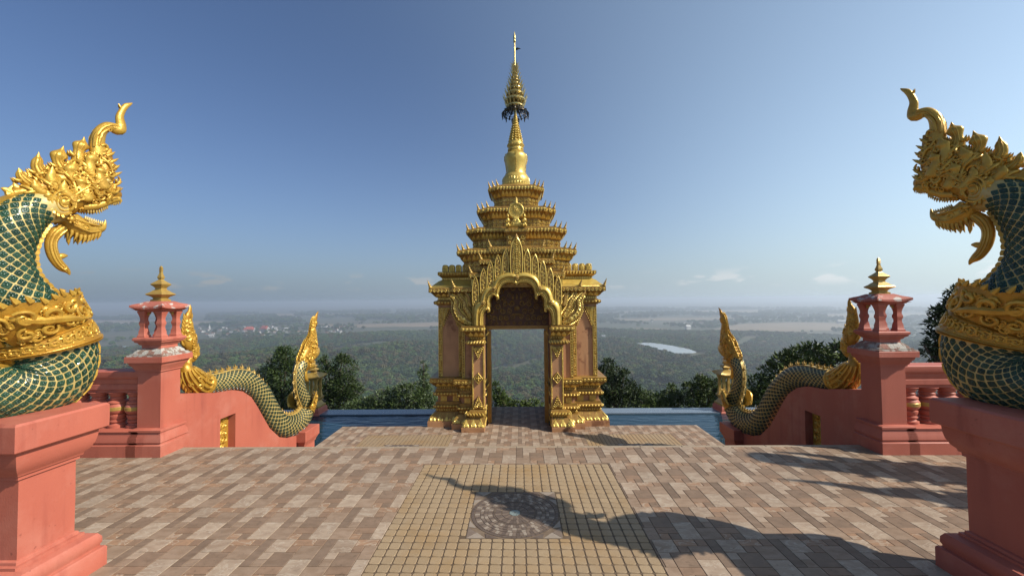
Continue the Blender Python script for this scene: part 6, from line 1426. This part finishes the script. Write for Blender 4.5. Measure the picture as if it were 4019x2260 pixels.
# ---- trees just below the terrace
def leafy(name, label, blobs, leaf, n, m, seed, base=None, group=None, droop=0.0, aspect=.45, cat='tree'):
    r_ = random.Random(seed); bx = sum(p[0] for p in blobs) / len(blobs); by = sum(p[1] for p in blobs) / len(blobs)
    if base is None: base = (bx, by)
    gz = H(*base) - .3; t = thing(name, label, cat, (base[0], base[1], gz), 0, group); b = MB(); tot = sum(p[3] ** 2 for p in blobs); V = b.v; F = b.f
    for x, y, z, r in blobs:
        k = int(n * r * r / tot); tw = [(r_.gauss(0, 1), r_.gauss(0, 1), r_.gauss(0, .8) + .25) for _ in range(max(5, k // 9))]
        for i in range(k):
            d = Vector(tw[i % len(tw)]).normalized(); d = (d + Vector((r_.gauss(0, .22), r_.gauss(0, .22), r_.gauss(0, .22)))).normalized(); rr = r * (r_.uniform(.55, 1.12) if r_.random() < .85 else r_.uniform(1.1, 1.35))
            c = Vector((x - base[0] + d.x * rr, y - base[1] + d.y * rr, z - gz + d.z * rr * .9)); ax = (d + Vector((r_.gauss(0, .6), r_.gauss(0, .6), r_.gauss(0, .5) - droop))).normalized(); sd_ = ax.cross(Vector((r_.gauss(0, .5), r_.gauss(0, .5), 1))).normalized(); l_ = leaf * r_.uniform(.65, 1.25); up_ = ax.cross(sd_) * l_ * .12
            o = len(V); V += [tuple(c), tuple(c + ax * l_ * .45 + sd_ * l_ * aspect * .5 + up_), tuple(c + ax * l_), tuple(c + ax * l_ * .45 - sd_ * l_ * aspect * .5 + up_), tuple(c + ax * l_ * .5 - up_ * .3)]
            F += [(o, o + 1, o + 4), (o + 1, o + 2, o + 4), (o + 2, o + 3, o + 4), (o + 3, o, o + 4)]
    b.m = [0] * len(F); build('crown', b, m, t, 0); b = MB(); zmin = min(p[2] - p[3] for p in blobs)
    fork = Vector((bx - base[0], by - base[1], max(.4, zmin - gz - .3))); b.tube([(0, 0, -.2), fork * .5 + Vector((.05, .03, 0)), fork], [.16, .12, .10], 7)
    for x, y, z, r in blobs:
        e = Vector((x - base[0], y - base[1], z - gz)); mid = fork.lerp(e, .5) + Vector((0, 0, .1 * (e - fork).length)); b.tube([fork, mid, e + Vector((0, 0, r * .4))], [.07, .04, .012], 5)
    build('trunk', b, M['bark'], t, 40); return t
B1 = [(-12.44, 20.0, -2.67, .55), (-12.0, 20.2, -1.69, .59), (-11.52, 20, -1.14, .48), (-11.44, 19.8, -2.02, .62), (-11.03, 20, -2.68, .48), (-12.18, 20, -3.22, .62), (-11.4, 20, -3.34, .62), (-11.56, 20, -.81, .22), (-11.89, 20, -.85, .18), (-12.7, 20.3, -2.0, .4), (-10.7, 20, -3.3, .5)]
B2 = [(-8.93, 19, -1.96, .52), (-8.3, 19.2, -1.55, .52), (-9.28, 19, -1.44, .31), (-8.12, 18.8, -2.34, .59), (-8.93, 19, -2.75, .63), (-8.29, 19, -3.1, .7), (-7.77, 19, -2.55, .38), (-9.07, 19, -1.16, .21), (-8.3, 19, -1.09, .24), (-9.35, 19, -3.03, .42), (-9.7, 19, -3.4, .5), (-7.6, 19, -3.4, .5)]
B3 = [(-6.6, 18, -2.93, .3), (-6.13, 18, -2.73, .36), (-5.63, 18, -2.54, .33), (-5.14, 18, -2.41, .36), (-4.71, 18, -2.42, .33), (-4.48, 18, -2.81, .43), (-5.3, 18, -2.87, .43), (-5.97, 18, -3.03, .3), (-4.08, 18, -2.94, .4), (-6.86, 18, -3.12, .16), (-5.7, 18, -3.4, .5), (-4.7, 18, -3.4, .5), (-3.6, 18, -3.1, .4), (-7.3, 18, -3.2, .4), (-6.9, 18, -3.5, .5), (-6.3, 18, -3.3, .45)]
B4 = [(-4.35, 18.6, -1.47, .12), (-4.42, 18.6, -1.74, .17), (-4.32, 18.6, -2.01, .2), (-4.42, 18.6, -2.32, .26), (-4.29, 18.6, -2.62, .27), (-4.49, 18.6, -2.82, .27), (-4.38, 18.6, -1.25, .06)]
B5 = [(-.81, 14, -1.38, .15), (-.72, 14, -1.63, .18), (-.84, 14, -1.83, .18), (-.57, 14, -1.81, .18), (-.33, 14, -1.93, .15), (-.12, 14, -1.96, .12), (.48, 14, -1.93, .15), (.69, 14, -1.96, .12), (.18, 14, -1.99, .12), (-.4, 14, -2.2, .3), (.3, 14, -2.25, .3)]
R1 = [(3.74, 17, -1.18, .27), (3.6, 17, -1.54, .37), (4.07, 17, -1.54, .32), (4.41, 17, -1.54, .18), (3.88, 17, -2.08, .46), (4.39, 17, -2.13, .41), (4.77, 17, -2.26, .32), (4.1, 17, -2.57, .41), (4.66, 17, -2.64, .34), (3.53, 17, -2.52, .37), (3.2, 17, -1.6, .35), (3.2, 17, -2.4, .4)]
R2 = [(5.33, 17, -2.49, .27), (5.73, 17, -2.58, .27), (6.12, 17, -2.43, .25), (6.34, 17, -2.23, .25), (6.49, 17, -2.5, .27), (6.11, 17, -2.72, .27), (5.55, 17, -2.76, .23), (6.3, 17, -2.07, .14), (5.11, 17, -2.38, .16), (5.3, 17, -3.0, .4), (6.2, 17, -3.1, .4), (5.0, 17, -2.75, .4), (5.7, 17, -2.95, .45), (6.7, 17, -2.9, .45), (6.9, 17, -2.5, .3)]
R3 = [(6.88, 16.5, -2.03, .24), (7.25, 16.5, -1.73, .22), (7.49, 16.5, -1.73, .2), (7.35, 16.5, -2.03, .29), (7.7, 16.5, -1.99, .27), (7.9, 16.5, -1.82, .2), (7.02, 16.5, -2.38, .31), (7.45, 16.5, -2.43, .33), (7.82, 16.5, -2.34, .27), (6.79, 16.5, -1.86, .13), (7.28, 16.5, -1.58, .11), (7.3, 16.5, -2.9, .4), (8.3, 16.5, -2.2, .4)]
MG = [(7.59, 13, -1.18, .32), (7.55, 13, -1.62, .32), (8.01, 13, -.83, .32), (8.29, 13, -.48, .27), (8.55, 13, -.35, .23), (8.91, 13, -.26, .27), (9.18, 13, -.09, .23), (9.35, 13, 0, .18), (9.56, 13, -.27, .27), (10.01, 13, -.09, .25), (10.06, 13, .08, .16), (10.36, 13, -.14, .27), (10.57, 13, -.36, .27), (8.72, 13, -.7, .36), (9.33, 13, -.62, .36), (9.99, 13, -.53, .36), (8.09, 13, -1.27, .36), (8.53, 13, -1.18, .36), (7.82, 13, -1.49, .32), (7.46, 13, -1.75, .18), (9.1, 13.2, -1.1, .4), (9.8, 13.2, -1.0, .4)]
RT = [(8.5, 8, 1.64, .12), (8.65, 8, 1.62, .1), (8.44, 8, 1.56, .12), (8.37, 8, 1.46, .1), (8.49, 8, 1.43, .13), (8.28, 8, 1.34, .12), (8.14, 8, 1.3, .08), (8.4, 8, 1.27, .14), (8.21, 8, 1.19, .14), (8.08, 8, 1.17, .08), (8.29, 8, 1.06, .17), (8.1, 8, 1.02, .12), (8.12, 8, .87, .13), (8.3, 8, .87, .17), (8.06, 8, .78, .1), (8.19, 8, .69, .17), (8.32, 8, .62, .16), (8.03, 8, .61, .09), (7.86, 8, .63, .06), (8.11, 8, .51, .14), (8.26, 8, .45, .16), (7.97, 8, .48, .09), (8.5, 8, .9, .2), (8.6, 8, 1.3, .2), (8.55, 8, .5, .2)]
leafy('bushy_tree', 'dark bushy tree directly behind the raised neck of the sunlit stair naga', B1, .13, 9000, M['leaf_dark'], 1)
leafy('bushy_tree', 'dark round tree right of the sunlit stair naga above the pool edge', B2, .13, 9000, M['leaf_dark'], 2)
leafy('shrub', 'light green low shrub between the dark round tree and the gate', B3, .12, 9500, M['leaf_pale'], 3, cat='shrub')
leafy('bamboo', 'thin pale green bamboo like tree beside the left edge of the gate', B4, .14, 1800, M['leaf_pale'], 4, aspect=.2)
leafy('shrub', 'low dark shrub seen through the doorway at the floor edge', B5, .09, 3500, M['leaf'], 5, cat='shrub')
leafy('bushy_tree', 'dark leafy tree beside the right edge of the gate', R1, .11, 7500, M['leaf_dark'], 6)
leafy('shrub', 'small olive shrub midway between gate and shaded stair naga', R2, .10, 8000, M['leaf'], 7, cat='shrub')
leafy('bushy_tree', 'green leafy tree next to the gold lantern post of the shaded naga', R3, .11, 5500, M['leaf'], 8)
leafy('mango_tree', 'wide leafy tree behind the humped back of the shaded stair naga', MG, .17, 6500, M['leaf'], 9, aspect=.36)
leafy('slender_tree', 'slender dark tree with drooping leaves behind the shaded big naga', RT, .11, 2600, M['leaf_dark'], 10, None, None, .35, .33)

# ---- unseen made-up posts, added right of the view to shape shadows on the paving
def shadow_post(x, y, zt, kind, label):
    t = thing('shadow_post', label, 'post', (x, y, 0), 0); b = MB(); b.molding(sq(0, 0, .10, .10), [(.08, 0), (.08, .12), (.05, .16), (.0, .2), (0, .9), (.05, .95), (.06, 1.02), (.02, 1.06)]); build('shaft', b, M['red'], t, 35)
    b = MB(); f = lambda u, v, w_: (w_ * .6, u, v)
    if kind == 0: core = [(0, 1.0, .14), (.02, 1.25, .24), (-.04, 1.5, .26), (.03, 1.78, .20), (.0, 2.0, .13), (.07, 2.2, .11), (.04, 2.4, .075), (.10, 2.62, .05), (.10, zt, .004)]
    else: core = [(0, 1.0, .14), (-.02, 1.3, .17), (.02, 1.6, .22), (.0, 1.9, .24), (-.03, 2.15, .20), (-.04, 2.42, .15), (.0, 2.66, .17), (.02, zt - .08, .14), (.02, zt, .03)]
    b.sweep(core, 0, .8, 10, 5, f); P = crom(core, 4)
    for k in range(6, len(P) - 12, 3):
        for e in (-1, 1): u, v, r = P[k]; b.tube([f(u + e * r * .7, v - .03, 0), f(u + e * (r + .03), v, 0), f(u + e * (r + .05), v + .09, 0)], [.05, .035, .002], 6)
    if kind: b.tube([f(.10, 2.0, 0), f(.20, 2.2, 0), f(.24, 2.45, 0), f(.24, 2.72, 0)], [.08, .06, .04, .004], 7)
    build('shadow_finial', b, M['gold'], t, 50)
shadow_post(5.83, 2.62, 3.0, 0, 'unseen added post whose pointed flame casts a shadow on the paving'); shadow_post(5.85, 3.22, 2.97, 1, 'unseen added post whose rounded finial casts a shadow on the paving')

# ---- haze
mb = MB(); mb.box(-13500, 13500, -13500, 13500, -138, 9.2)
hz = bpy.data.materials.new('haze'); hz.use_nodes = True; t = hz.node_tree; t.nodes.clear()
o_ = t.nodes.new('ShaderNodeOutputMaterial'); pv = t.nodes.new('ShaderNodeVolumePrincipled')
pv.inputs['Color'].default_value = (0.82, 0.91, 1.0, 1); pv.inputs['Density'].default_value = 0.00031; pv.inputs['Anisotropy'].default_value = 0.38
t.links.new(pv.outputs[0], o_.inputs['Volume'])
build('haze', mb, hz, None, 0, 'stuff')
